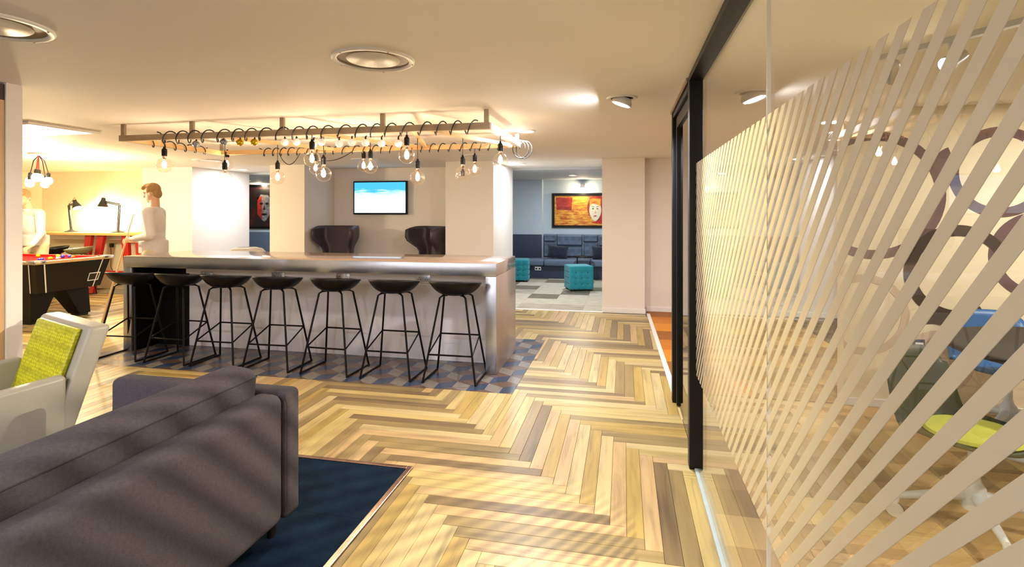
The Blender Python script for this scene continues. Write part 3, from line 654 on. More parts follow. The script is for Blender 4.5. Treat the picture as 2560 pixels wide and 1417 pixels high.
pts = [(FX0 + .02 + .036 * math.sin(a), FY0 + .25 + .75 * a / 37.7, FZ + .04 * math.cos(a)) for a in [i * .45 for i in range(84)]]
tag(link('wrapped_cable', MB().tube(pts, .0048, 6).mesh('wrapped_cable', M['cable'], True)), 'black cable wound around the left rail of the frame', 'cable')
pts = [(FX1 - .0 + .07 * math.cos(a) + .004 * a, FY1 - .1 + .02 * a * .3, FZ - .05 + .085 * math.sin(a)) for a in [i * .4 for i in range(40)]]
tag(link('cable_coil', MB().tube(pts, .0045, 6).mesh('cable_coil', M['cable'], True)), 'loose coil of black cable at the right end of the frame', 'cable')
def loop_cable(p0, p1, sag, lb):
    pts = [(p0[0] + (p1[0] - p0[0]) * k, p0[1] + (p1[1] - p0[1]) * k, p0[2] + (p1[2] - p0[2]) * k - sag * 4 * k * (1 - k)) for k in [i / 16 for i in range(17)]]
    tag(link('drooping_cable', MB().tube(pts, .004, 6).mesh('drooping_cable', M['cable'], True)), lb, 'cable')
loop_cable((-3.6, FY1 - .03, FZ - .025), (-3.35, FY1 - .03, FZ - .025), .12, 'short black cable loop drooping from the far rail')
loop_cable((-3.3, FY1 - .03, FZ - .025), (-2.75, FY1 - .03, FZ - .025), .09, 'long black cable loop drooping from the far rail')
BRACES = {'n': ((FX0, FY0), (FX1, FY0)), 'f': ((FX0, FY1), (FX1, FY1)), '1': ((-3.45, FY0), (-2.95, FY1)), '2': ((-2.55, FY0), (-2.0, FY1)), '3': ((-1.62, FY0), (-1.95, FY1)), '4': ((-1.55, FY0), (-1.1, FY1)), 'e': ((FX1 - .02, FY0), (FX1 - .02, FY1))}
def hang_depth(px, key):     # depth at which the frame member crosses this photo column
    (x0, y0), (x1, y1) = BRACES[key]; best = None
    for i in range(401):
        t_ = i / 400; x, y = x0 + (x1 - x0) * t_, y0 + (y1 - y0) * t_; w = -x * SA + y * CA; e = abs(1280 + FPX * (x * CA + y * SA) / w - px)
        if best is None or e < best[0]: best = (e, w)
    return best[1]
def pendant(px, py, key, label, lit=True):
    """one bulb: pixel of the globe centre and the frame member it hangs from"""
    w = hang_depth(px, key); c = at(px, py, w); tz = FZ - .015
    t = thing('pendant_bulb', label, 'pendant lamp', (c.x, c.y, min(tz, FZ)), group='globe filament bulbs over the bar')
    z0 = c.z - t.location.z; R = .0635
    part('cord', MB().tube([(0, 0, 0), (0, 0, z0 + .155)], .0033, 6), M['cable'], t)
    part('lamp_holder', MB().lathe([(.001, z0 + .163), (.008, z0 + .162), (.011, z0 + .148), (.0205, z0 + .138), (.022, z0 + .118), (.0205, z0 + .114), (.022, z0 + .110), (.0205, z0 + .080), (.001, z0 + .078)], 18), M['black'], t)
    prof = [(.0135, z0 + .082), (.0145, z0 + .066)] + [(R * math.sin(a), z0 + R * math.cos(a)) for a in [.34 + i * (math.pi - .341) / 16 for i in range(17)]]
    part('glass_globe', MB().lathe(prof, 28), M['bulb_glass'], t, 'all')
    part('screw_cap', MB().lathe([(.001, z0 + .08), (.0132, z0 + .079), (.0132, z0 + .058), (.008, z0 + .05), (.001, z0 + .048)], 14), M['brass'], t)
    fil = MB()
    for k in range(6):
        a = 6.28 * k / 6; fil.tube([(0, 0, z0 + .045), (.015 * math.cos(a), .015 * math.sin(a), z0 + .018), (.011 * math.cos(a + .4), .011 * math.sin(a + .4), z0 - .02)], .0034, 6)
    part('filament', fil, M['filament'] if lit else M['dark'], t)
    if lit: lamp('POINT', t, (0, 0, z0), BULB_W, (1, .77, .53), .02)
NTH = ['leftmost', 'second from the left', 'third from the left', 'fourth from the left', 'fifth from the left', 'sixth from the left', 'seventh from the left', 'seventh from the right',
       'sixth from the right', 'fifth from the right', 'fourth from the right', 'third from the right', 'second from the right', 'rightmost']
for i, (px, py, key, lit) in enumerate([(411, 413, 'n', 1), (562, 447, '1', 1), (568, 411, 'f', 1), (694, 444, '1', 1), (780, 398, 'n', 1), (789, 421, 'f', 1), (809, 435, '2', 1),
        (909, 415, 'f', 1), (926, 417, '2', 1), (1017, 389, 'n', 1), (1044, 444, '3', 1), (1157, 434, '4', 0), (1187, 424, 'f', 1), (1251, 402, 'e', 1)]):
    pendant(px, py, key, ('clear globe filament bulb, %s over the bar' if lit else 'unlit clear globe bulb, %s over the bar') % NTH[i], lit)
# ------------------------------------------------------------------ television and wing chairs
a, b = on_y(883, 453, 8.62), on_y(1017, 536, 8.62)
t = thing('television', 'wall-mounted flat television showing a pale blue picture', 'television', ((a.x + b.x) / 2, 8.655, (a.z + b.z) / 2)); hw, hh = (b.x - a.x) / 2, (a.z - b.z) / 2
part('casing', MB().rbox(-hw, hw, -.035, .02, -hh, hh, .008, 2), M['frame_black'], t)
part('screen', MB().box(-hw + .025, hw - .025, -.0365, -.0345, -hh + .028, hh - .025), M['tv'], t, False)
part('wall_bracket', MB().box(-.15, .15, .02, .04, -.12, .12), M['black'], t, False)
def wing_chair(x, y, rz, label):
    t = thing('wing_chair', label, 'armchair', (x, y, 0), rz, 'dark wing chairs under the television')
    def surf(off):
        P = []
        for j in range(15):
            k = j / 14; z = .40 + k * .82
            sm = min(1, max(0, (k - .5) / .28)); sm = sm * sm * (3 - 2 * sm)
            hw_ = .225 + .105 * sm - .012 * max(0, (k - .9) / .1) ** 2 + off
            dep = .06 + .22 * sm
            row = []
            for i in range(25):
                s_ = (i / 24) * 2 - 1; a = abs(s_)
                x_ = hw_ * math.sin(min(1, a * 1.25) * math.pi / 2) * (1 if s_ > 0 else -1)
                y_ = .25 + off - (max(0, a - .55) / .45) ** 1.3 * (dep + .12)
                zz = z - (.05 * max(0, (a - .75) / .25) ** 2 if j == 14 else 0)
                row.append((x_, y_ + .06 * k, zz))
            P.append(row)
        return P
    A, B = surf(.022), surf(-.022)
    mb = MB().grid(A).grid([r[::-1] for r in B]).grid([A[-1], B[-1]]).grid([A[0], B[0]]).grid([[r[0] for r in A], [r[0] for r in B]]).grid([[r[-1] for r in A], [r[-1] for r in B]])
    link('back_shell', mb.mesh('back_shell', M['wing'], 'all', weld=True), t)
    part('seat_cushion', MB().rbox(-.255, .255, -.3, .22, .36, .47, .035, 3), M['wing'], t)
    for sx in (-1, 1): part('armrest', MB().rbox(sx * .3 - .04, sx * .3 + .04, -.28, .2, .36, .6, .025, 3), M['wing'], t)
    part('base', MB().lathe([(.001, 0), (.26, 0), (.26, .01), (.05, .03), (.03, .05), (.03, .36), (.001, .36)], 24), M['chrome'], t)
    return t
wing_chair(on_y(838, 600, 8.1).x + .03, 8.0, .12, 'dark wing chair left of the television, back wings flaring')
wing_chair(on_y(1068, 600, 8.1).x - .03, 8.0, -.5, 'dark wing chair right of the television, turned to the left')
# ------------------------------------------------------------------ lounge
def tufted(x0, x1, z0, z1, y, nx, nz, d=.03):
    P = []
    NX, NZ = max(6, nx * 5), max(6, nz * 5)
    for j in range(NZ + 1):
        row = []
        for i in range(NX + 1):
            u, v = i / NX, j / NZ
            e = min(1, min(u, 1 - u) * (x1 - x0) / .03) ** .5 * min(1, min(v, 1 - v) * (z1 - z0) / .03) ** .5
            tu = math.exp(-(((u * nx) % 1 - .5) ** 2 + ((v * nz) % 1 - .5) ** 2) / .03)
            row.append((x0 + u * (x1 - x0), y - d * e * (1 - .55 * tu), z0 + v * (z1 - z0)))
        P.append(row)
    return MB().grid(P).box(x0, x1, y - .001, y + .02, z0, z1)
bs = thing('bench_sofa', 'long slate blue tufted bench sofa along the lounge wall', 'bench sofa', (-1.6, 11.9, 0)); T = Matrix.Translation((1.6, -11.9, 0))
part('base', MB().box(-3.4, .28, 11.5, 11.96, 0, .27).xf(T), M['slate_dark'], bs, False)
for (a, b) in ((-3.4, -1.72), (-1.71, -.72), (-.71, .28)): part('seat_cushion', MB().rbox(a, b, 11.44, 11.97, .275, .41, .03, 3).xf(T), M['slate'], bs)
part('dado_panel', MB().rbox(-3.4, -1.83, 11.9, 11.968, .4, .94, .01, 2).xf(T), M['slate_dark'], bs)
cols = [(-1.82, -1.53), (-1.52, -.92), (-.91, -.57), (-.56, .25)]
for i, (a, b) in enumerate(cols):
    zs = .76 if i % 2 == 0 else .66
    n = max(1, round((b - a) / .16))
    for (z0, z1, nz) in ((.41, zs - .005, 2 if i % 2 == 0 else 1), (zs + .005, .94, 1)):
        pn = part('back_panel', tufted(a, b, z0, z1, 12.18, n, nz, .07).xf(T), M['slate'], bs)
        for p in range(n):
            for q in range(nz): part('button', MB().ell(((a + (p + .5) * (b - a) / n), 12.145, z0 + (q + .5) * (z1 - z0) / nz), (.016, .01, .016), 8, 5).xf(T), M['slate_dark'], pn)
pt_ = on_y(1345, 671, 11.5); so = part('socket_plate', MB().rbox(pt_.x - .07, pt_.x + .07, 11.49, 11.5, pt_.z - .04, pt_.z + .04, .003, 2).xf(T), M['skirt'], bs)
for dx in (-.035, .035): part('socket_face', MB().box(pt_.x + dx - .018, pt_.x + dx + .018, 11.487, 11.491, pt_.z - .02, pt_.z + .012).xf(T), M['dark'], so, False)
def pillow(name, label, loc, rot, w, h, d, m, cat='cushion'):
    P1, P2 = [], []
    for j in range(15):
        r1, r2 = [], []
        for i in range(19):
            u, v = i / 9 - 1, j / 7 - 1; e = max(0, (1 - abs(u) ** 3)) ** .5 * max(0, (1 - abs(v) ** 3)) ** .5
            k = 1 - .06 * (1 - abs(v)) * abs(u) ** 4; kk = 1 - .06 * (1 - abs(u)) * abs(v) ** 4
            x, z = u * w / 2 * k, v * h / 2 * kk; f = d / 2 * e + .004 * math.sin(9 * u + 5 * v)
            r1.append((x, -f, z)); r2.append((x, f, z))
        P1.append(r1); P2.append(r2[::-1])
    o = link(name, MB().grid(P1).grid(P2).mesh(name, m, 'all', weld=True)); o.location = loc; o.rotation_euler = rot
    return tag(o, label, cat, 'dark fluffy cushions on the bench')
pillow('cushion', 'dark navy fluffy cushion at the left of the bench', (-1.45, 11.8, .56), (-.25, .08, 0), .46, .29, .15, M['fur'])
pillow('cushion', 'dark navy fluffy cushion at the right of the bench', (-.45, 11.8, .56), (-.25, -.06, 0), .48, .29, .15, M['fur'])
def pouf(x, y, rz, label, s=.44, h=.42):
    t = thing('pouf', label, 'pouf', (x, y, 0), rz, 'teal cube poufs in the lounge')
    mb = MB(); n = 20
    for ax in range(6):
        P = []
        for j in range(n + 1):
            row = []
            for i in range(n + 1):
                u, v = i / n * 2 - 1, j / n * 2 - 1
                e = (1 - abs(u) ** 8) * (1 - abs(v) ** 8)
                cu, cv = (u + 1) * 2, (v + 1) * 2
                d = (.012 * abs(math.sin(math.pi * cu)) * abs(math.sin(math.pi * cv)) - .004) * e if ax < 4 else .012 * e
                w_ = 1 + d * 2 / s
                if ax == 0: p = (u, -w_, v)
                elif ax == 1: p = (w_, u, v)
                elif ax == 2: p = (-u, w_, v)
                elif ax == 3: p = (-w_, -u, v)
                elif ax == 4: p = (u, v, w_)
                else: p = (u, -v, -1)
                row.append((p[0] * s / 2, p[1] * s / 2, .035 + h / 2 + p[2] * h / 2))
            P.append(row)
        mb.grid(P)
    link('upholstery', mb.mesh('upholstery', M['teal'], 'all', weld=True), t)
    for k in range(4):
        a = k * math.pi / 2
        for i in range(3):
            for j in range(3):
                p = Vector(((i - 1) * s / 4, -s / 2 + .001, .035 + h / 2 + (j - 1) * h / 4)); p = Matrix.Rotation(a, 3, 'Z') @ p
                part('button', MB().ell(p, (.009, .009, .009), 8, 5), M['slate_dark'], t)
        part('foot', MB().box(-.03 + math.cos(a + .785) * .24, .03 + math.cos(a + .785) * .24, -.03 + math.sin(a + .785) * .24, .03 + math.sin(a + .785) * .24, 0, .036), M['dark'], t, False)
pouf(-.83, 9.95, .35, 'teal tufted cube pouf in the middle of the lounge opening')
pouf(-2.18, 11.0, .1, 'teal tufted cube pouf partly hidden by the bar end')
p = on_z(1452, 648, .5)
t = thing('side_table', 'small black side table with oval top against the bench', 'side table', (p.x, 11.3, 0))
part('table_top', MB().lathe([(.001, .5), (.2, .5), (.21, .51), (.2, .52), (.001, .52)], 28).xf(Matrix.Diagonal((1.1, .7, 1, 1))), M['black'], t)
part('pole', MB().tube([(-.12, 0, .01), (-.12, 0, .5)], .012, 8), M['black'], t)
part('base_plate', MB().rbox(-.2, .16, -.12, .12, 0, .012, .004, 2), M['black'], t)
def poly_xz(pts, y0, y1): return MB().prism(pts, y0, y1)
def oval(cx, cz, rx, rz, n=28, top=1, chin=1):
    return [(cx + rx * math.cos(a) * (1 if math.sin(a) > 0 else 1 - .25 * (-math.sin(a)) ** 2 * chin), cz + rz * math.sin(a)) for a in [6.28319 * i / n for i in range(n)]]
def picture(name, label, x0, x1, z0, z1, y, frame, ground, fr_m):
    t = thing(name, label, 'picture', ((x0 + x1) / 2, y, (z0 + z1) / 2)); hw_, hh_ = (x1 - x0) / 2, (z1 - z0) / 2; f = frame
    part('picture_frame', MB().box(-hw_, hw_, -.03, .0, hh_ - f, hh_).box(-hw_, hw_, -.03, .0, -hh_, -hh_ + f).box(-hw_, -hw_ + f, -.03, .0, -hh_ + f, hh_ - f).box(hw_ - f, hw_, -.03, .0, -hh_ + f, hh_ - f), fr_m, t, False)
    cv = part('canvas', MB().box(-hw_ + f, hw_ - f, -.014, -.002, -hh_ + f, hh_ - f), ground, t, False)
    return t, cv, hw_, hh_
a, b = on_y(1380, 483, 12.17), on_y(1506, 570, 12.17)
t, cv, hw_, hh_ = picture('painting', 'wide warm abstract painting with a pale face, in a black frame', a.x, a.x + 1.62, b.z, a.z, 12.19, .06, M['art_warm'], M['frame_black'])
def pp(name, pts, m, dy=0): part(name, poly_xz(pts, -.0165 - dy, -.0141), M[m], cv, False)
pp('red_block', [(-.7, .02), (-.36, .0), (-.34, .3), (-.72, .3)], 'art_red')
fx = on_y(1488, 520, 12.17).x - t.location.x
pp('hair', oval(fx + .03, .06, .21, .3), 'art_red', .0004)
pp('red_scarf', [(fx - .1, -.28), (fx + .1, -.22), (fx + .2, .2), (fx + .25, .2), (fx + .2, -.3)], 'art_scarlet', .0006)
pp('face', oval(fx, .0, .135, .24), 'art_skin', .0010)
pp('fringe', [(fx - .13, .1), (fx - .05, .16), (fx + .05, .13), (fx + .12, .1), (fx + .12, .27), (fx - .12, .27)], 'art_warm', .0014)
for sx in (-1, 1):
    pp('eye', oval(fx + sx * .05, .04, .022, .012, 12), 'art_black', .0016); pp('eyebrow', [(fx + sx * .02, .075), (fx + sx * .085, .09), (fx + sx * .085, .1), (fx + sx * .02, .085)], 'art_black', .0016)
pp('nose', [(fx - .012, -.06), (fx + .018, -.06), (fx + .008, .02)], 'art_warm', .0016); pp('mouth', oval(fx, -.125, .04, .013, 14), 'art_scarlet', .0016)
a, b = on_y(612, 462, 12.17), on_y(672, 572, 12.17)
t, cv, hw_, hh_ = picture('portrait', 'dark portrait of a half-lit face seen through the narrow opening', a.x - .35, b.x + .3, b.z, a.z, 12.19, .06, M['art_dark'], M['frame_black'])
fx = on_y(660, 520, 12.17).x - t.location.x
pp('face', oval(fx, .02, .2, .4), 'art_grey', .0004); pp('hair', [(fx - .24, .1), (fx - .2, .46), (fx + .2, .46), (fx + .24, .1), (fx + .12, .3), (fx - .1, .32)], 'art_black', .0008)
pp('shadow_side', [(fx - .2, -.2), (fx - .06, -.34), (fx - .07, .28), (fx - .2, .24)], 'art_red', .0008)
for sx in (-1, 1): pp('eye', oval(fx + sx * .085, .08, .05, .03, 14), 'art_black', .0012)
pp('nose', [(fx - .03, -.08), (fx + .03, -.08), (fx + .01, .06)], 'art_black', .0012); pp('mouth', oval(fx, -.2, .085, .03, 16), 'art_black', .0012)
def picture_light(px, py, label):
    p = on_y(px, py, 12.1); t = thing('wall_light', label, 'wall light', (p.x, 12.2, p.z), group='wall lights above the pictures')
    part('bracket', MB().rbox(-.04, .04, -.03, 0, -.04, .04, .008, 2).tube([(0, -.02, 0), (0, -.1, .03), (0, -.12, 0)], .01, 8), M['chrome'], t)
    part('shade', MB().lathe([(.02, .03), (.035, .02), (.055, -.06), (.05, -.06), (.03, .015), (.001, .02)], 20, (0, -.12, 0)), M['trim_white'], t)
    part('bulb', MB().ell((0, -.12, -.04), (.032, .032, .04), 14, 9), M['lamp_warm'], t)
    lamp('POINT', t, (0, -.14, -.11), 14, (1, .78, .5), .04)
picture_light(1456, 463, 'lit wall light above the wide warm painting'); picture_light(650, 452, 'lit wall light above the dark portrait')
struct('trim_8', MB().box(-11.1, -3.42, 12.16, 12.2, 0, .93), M['slate'], 'slate blue dado along the lounge wall')
# ------------------------------------------------------------------ pool area
QX0, QX1, QY0, QY1, QZ = -9.12, -7.2, 5.25, 6.28, .82
pt = thing('pool_table', 'black pool table with red cloth and white corner trim', 'pool table', ((QX0 + QX1) / 2, (QY0 + QY1) / 2, 0)); T = Matrix.Translation(-Vector(pt.location))
def qp(n, mb, m, smooth=True, parent=None): return part(n, mb.xf(T), m, parent or pt, smooth)
i0, i1 = .02, .1
def quad(i, z, x0=QX0, x1=QX1, y0=QY0, y1=QY1): return [(x0 + i, y0 + i, z), (x1 - i, y0 + i, z), (x1 - i, y1 - i, z), (x0 + i, y1 - i, z)]
qp('cabinet', MB().hexa(quad(i1, .41), quad(i0, QZ - .035)), M['pool_black'], False)
r = MB()
for (a, b, c, d) in ((QX0, QX1, QY0, QY0 + .1), (QX0, QX1, QY1 - .1, QY1), (QX0, QX0 + .1, QY0 + .1, QY1 - .1), (QX1 - .1, QX1, QY0 + .1, QY1 - .1)):
    qp('top_rail', MB().rbox(a, b, c, d, QZ - .035, QZ + .004, .006, 2), M['pine'])
qp('bed_cloth', MB().box(QX0 + .1, QX1 - .1, QY0 + .1, QY1 - .1, QZ - .04, QZ - .014), M['red_cloth'], False)
for (a, b, c, d) in ((QX0 + .15, QX1 - .15, QY0 + .1, QY0 + .14), (QX0 + .15, QX1 - .15, QY1 - .14, QY1 - .1), (QX1 - .14, QX1 - .1, QY0 + .16, QY1 - .16)):
    qp('cushion_rail', MB().rbox(a, b, c, d, QZ - .014, QZ + .012, .006, 2), M['red_cloth'])
for x in (QX0 + .06, QX1 - .06):
    for y in (QY0 + .06, QY1 - .06):
        qp('corner_cap', MB().rbox(x - .075, x + .075, y - .075, y + .075, QZ - .03, QZ + .016, .012, 3), M['chrome'])
        qp('pocket', MB().lathe([(.001, QZ + .017), (.045, QZ + .017), (.045, QZ + .0155), (.001, QZ + .0155)], 20, (x - .03 * (1 if x > -8 else -1), y - .03 * (1 if y > 5.7 else -1), 0)), M['dark'])
def edge_strip(p0, p1, off, w=.02):
    a, b = Vector(p0), Vector(p1); o_ = Vector(off)
    return MB().hexa([a, a + o_ * w, a + o_ * w + Vector((.006, -.006, 0)), a + Vector((.006, -.006, 0))], [b, b + o_ * w, b + o_ * w + Vector((.006, -.006, 0)), b + Vector((.006, -.006, 0))])
top, bot = quad(i0, QZ - .036), quad(i1, .41)
for k, off in ((1, (0, 1, 0)), (2, (0, -1, 0))):
    p0 = Vector(bot[k]) + Vector(off) * .1; p1 = Vector(top[k]) + Vector(off) * .1
    qp('white_trim', edge_strip(p0, p1, off, .016), M['skirt'], False)
qp('white_trim', edge_strip(Vector(bot[1]) + Vector((-.1, 0, 0)), Vector(top[1]) + Vector((-.1, 0, 0)), (-1, 0, 0), .016), M['skirt'], False)
fx = QX1 - i1 + .035
zc = [(5.98, .5), (6.12, .5), (6.14, .6), (5.99, .6)]
mb = MB()
ring = [(QX1 - i1 + (z - .41) / (QZ - .445) * .08 + .004, y, z) for y, z in zc]; mb.tube(ring, .008, 6, closed=True); qp('ball_return_frame', mb, M['skirt'])
qp('ball_return', MB().add([(p[0] - .002, p[1], p[2]) for p in ring] + [(p[0] - .02, p[1], p[2]) for p in ring], [(0, 1, 2, 3), (7, 6, 5, 4)] + [(i, (i + 1) % 4, (i + 1) % 4 + 4, i + 4) for i in range(4)]), M['dark'], False)
for (lx, s1) in ((QX1 - .42, 1), (QX0 + .42, -1)):
    for (ly, s2) in ((QY0 + .3, -1), (QY1 - .3, 1)):
        def rc(cx, cy, a, b, z): return [(cx - a, cy - b, z), (cx + a, cy - b, z), (cx + a, cy + b, z), (cx - a, cy + b, z)]
        lg = qp('leg', MB().hexa(rc(lx + .08 * s1, ly + s2 * .1, .1, .075, .03), rc(lx, ly, .16, .16, .41)), M['pool_black'], False)
        qp('foot', MB().rbox(lx + .08 * s1 - .085, lx + .08 * s1 + .085, ly + s2 * .1 - .06, ly + s2 * .1 + .06, 0, .03, .008, 2), M['dark'], True, lg)
BALLS = [(95, 638.5, 'y', 'yellow pool ball farthest left on the red cloth'), (145, 640, 'y', 'yellow pool ball beside two blue balls'), (157, 641, 'b', 'blue pool ball right next to a yellow ball'), (174, 641, 'b', 'blue pool ball at the far right of the pair'),
         (126, 646, 'y', 'yellow pool ball near the middle of the table end'), (93, 651, 'b', 'blue pool ball nearest the chrome corner'), (118, 649.5, 'b', 'blue pool ball just in front of a yellow ball'), (189, 643, 'o', 'orange pool ball near the end cushion'), (150, 646, 'w', 'white cue ball among the coloured balls')]
for px, py, c_, lb in BALLS:
    p = on_z(px, py, QZ + .012); p.x = min(p.x, QX1 - .18); p.y = min(max(p.y, QY0 + .19), QY1 - .19); o = link('pool_ball', MB().ell((0, 0, 0), (.0255,) * 3, 18, 12).mesh('pool_ball', M['ball_' + c_], 'all')); o.location = (p.x, p.y, QZ - .014 + .0255); tag(o, lb, 'ball', 'pool balls on the red table')
# cluster pendant over the pool table
p = on_z(97, 383, H)
t = thing('cluster_pendant', 'cluster of bare lit bulbs on cords over the pool table', 'pendant lamp', (p.x, p.y, H))
part('ceiling_rose', MB().lathe([(.001, -.03), (.09, -.03), (.11, -.02), (.11, 0), (.001, 0)], 28), M['skirt'], t)
for k in range(7):
    a = 6.28 * k / 7; rr_ = .095 if k else .0; bx_, by_ = rr_ * math.cos(a), rr_ * math.sin(a); zb = -.32 - .04 * (k % 3)
    c_ = part('cord', MB().tube([(0, 0, -.03), (bx_ * .6, by_ * .6, -.1), (bx_, by_, zb + .1)], .005, 6), M['red_leg'] if k % 3 == 0 else M['cable'], t)
    part('lamp_holder', MB().lathe([(.001, zb + .11), (.014, zb + .105), (.022, zb + .09), (.022, zb + .045), (.001, zb + .045)], 14, (bx_, by_, 0)), M['dark'], t)
    part('bulb', MB().ell((bx_, by_, zb), (.05, .05, .055), 16, 10), emis_mat('cluster_bulb', (1, .86, .6, 1), 9) if k == 0 else bpy.data.materials['cluster_bulb'], t)
lamp('POINT', t, (.0, -.0, -.5), 190, (1, .84, .5), .12)
# high desk with red legs
dx0, dx1, dy0, dy1, dz = -11.0, -8.2, 7.68, 8.27, 1.08
t = thing('high_desk', 'long pale high desk on red splayed legs along the cream wall', 'desk', ((dx0 + dx1) / 2, (dy0 + dy1) / 2, 0)); T = Matrix.Translation(-Vector(t.location))
part('desk_top', MB().rbox(dx0, dx1, dy0, dy1, dz - .045, dz, .006, 2).xf(T), M['desk_wood'], t)
part('under_rail', MB().box(dx0 + .2, dx1 - .15, 7.95, 8.0, dz - .13, dz - .045).xf(T), M['trim_white'], t, False)
for (px, lean) in ((135, -.03), (176, -.12), (254, .16), (298, .16)):
    p = on_z(px, 592, dz - .05)
    for (yt, yb) in ((dy0 + .12, dy0 + .04),):
        xt = p.x; part('leg', MB().hexa([(xt + lean - .045, yb - .03, 0), (xt + lean + .045, yb - .03, 0), (xt + lean + .045, yb + .03, 0), (xt + lean - .045, yb + .03, 0)],
             [(xt - .07, yt - .03, dz - .046), (xt + .07, yt - .03, dz - .046), (xt + .07, yt + .03, dz - .046), (xt - .07, yt + .03, dz - .046)]).xf(T), M['red_leg'], t, False)
part('stretcher', MB().box(-10.3, -8.35, 7.78, 7.83, .33, .4).xf(T), M['red_leg'], t, False)
def desk_lamp(px, py, elbow, head, lb, face):
    b = on_y(px, py, 7.95); w = -b.x * SA + b.y * CA
    t = thing('desk_lamp', lb, 'desk lamp', (b.x, b.y, dz), group='dark jointed desk lamps')
    e = at(elbow[0], elbow[1], w) - Vector((b.x, b.y, dz)); h = at(head[0], head[1], w) - Vector((b.x, b.y, dz))
    part('base', MB().lathe([(.001, 0), (.1, 0), (.1, .012), (.06, .022), (.02, .05), (.001, .05)], 24), M['lampmetal'], t)
    lo = part('lower_arm', MB().tube([(-.015, 0, .04), (e.x - .015, e.y, e.z)], .0095, 8).tube([(.015, 0, .04), (e.x + .015, e.y, e.z)], .0095, 8), M['lampmetal'], t)
    part('spring', MB().tube([(0, 0, .04), (e.x * .4, e.y * .4, .04 + (e.z - .04) * .4)], .011, 8), M['chrome'], lo)
    part('upper_arm', MB().tube([(e.x, e.y, e.z + .012), (h.x, h.y, h.z + .03)], .009, 8).tube([(e.x, e.y, e.z - .012), (h.x, h.y, h.z + .01)], .009, 8), M['lampmetal'], t)
    R = Matrix.Translation(h) @ Matrix.Rotation(face, 4, 'Y')
    sh = part('lamp_shade', MB().lathe([(.001, .09), (.03, .085), (.036, .04), (.045, .02), (.085, -.075), (.08, -.075), (.04, .012), (.001, .02)], 22).xf(R), M['lampmetal'], t)
    part('bulb', MB().ell((0, 0, -.03), (.03, .03, .038), 12, 8).xf(R), M['lamp_warm'], sh)
    part('cable', MB().tube([h + Vector((0, 0, .08)), h + Vector((.03 * (1 if e.x > h.x else -1), 0, .13)), (h + e) / 2 + Vector((0, 0, .08)), e + Vector((0, 0, .02))], .0035, 6), M['cable'], t)
    lp = R @ Vector((0, 0, -.1)); lamp('POINT', t, lp, 30, (1, .85, .55), .04)
desk_lamp(178, 574, (172, 513), (190, 511), 'dark jointed desk lamp with head turned right', -.45)
desk_lamp(295, 577, (299, 512), (258, 506), 'dark jointed desk lamp with long arm reaching left', .1)
p = on_y(283, 613, 8.3); t = thing('wall_socket', 'small black socket on the cream wall under the desk', 'wall socket', (p.x, 8.3, p.z))
part('plate', MB().rbox(-.06, .06, -.012, 0, -.05, .05, .004, 2), M['trim_white'], t); part('plug', MB().rbox(-.03, .035, -.06, -.012, -.035, .04, .008, 2), M['dark'], t)
part('cable', MB().tube([(0, -.05, -.03), (.02, -.06, -.15), (0, -.05, -.4), (.1, -.04, -.6)], .005, 6), M['cable'], t)
# ------------------------------------------------------------------ people
def remesh(o, v, it=2):
    m = o.modifiers.new('remesh', 'REMESH'); m.mode = 'VOXEL'; m.voxel_size = v; m.use_smooth_shade = True
    s_ = o.modifiers.new('smooth', 'SMOOTH'); s_.iterations = it; s_.factor = .5
def hand(mb, wrist, d, up, side):
    """palm, four bent fingers of unequal length and a thumb; d = pointing direction, up = back of the hand, side = thumb side"""
    wrist, d, up, side = Vector(wrist), Vector(d).normalized(), Vector(up).normalized(), Vector(side).normalized()
    pc = wrist + d * .045
    for k in (-1.2, -.4, .4, 1.2): mb.limb(wrist + side * k * .008, .018, wrist + d * .085 + side * k * .018, .0125, 8)
    for k, L in ((1.2, .066), (.4, .076), (-.4, .07), (-1.2, .054)):
        a = wrist + d * .088 + side * k * .019; b = a + (d * .8 - up * .35).normalized() * L * .5; c = b + (d * .25 - up).normalized() * L * .5
        mb.limb(a, .0095, b, .0085, 8); mb.limb(b, .0085, c, .0075, 8)
    a = wrist + d * .03 + side * .028; b = a + (d * .5 + side * .7 - up * .2).normalized() * .04; c = b + (d * .8 + side * .05 - up * .6).normalized() * .034
    mb.limb(a, .012, b, .0105, 8); mb.limb(b, .0105, c, .0085, 8)
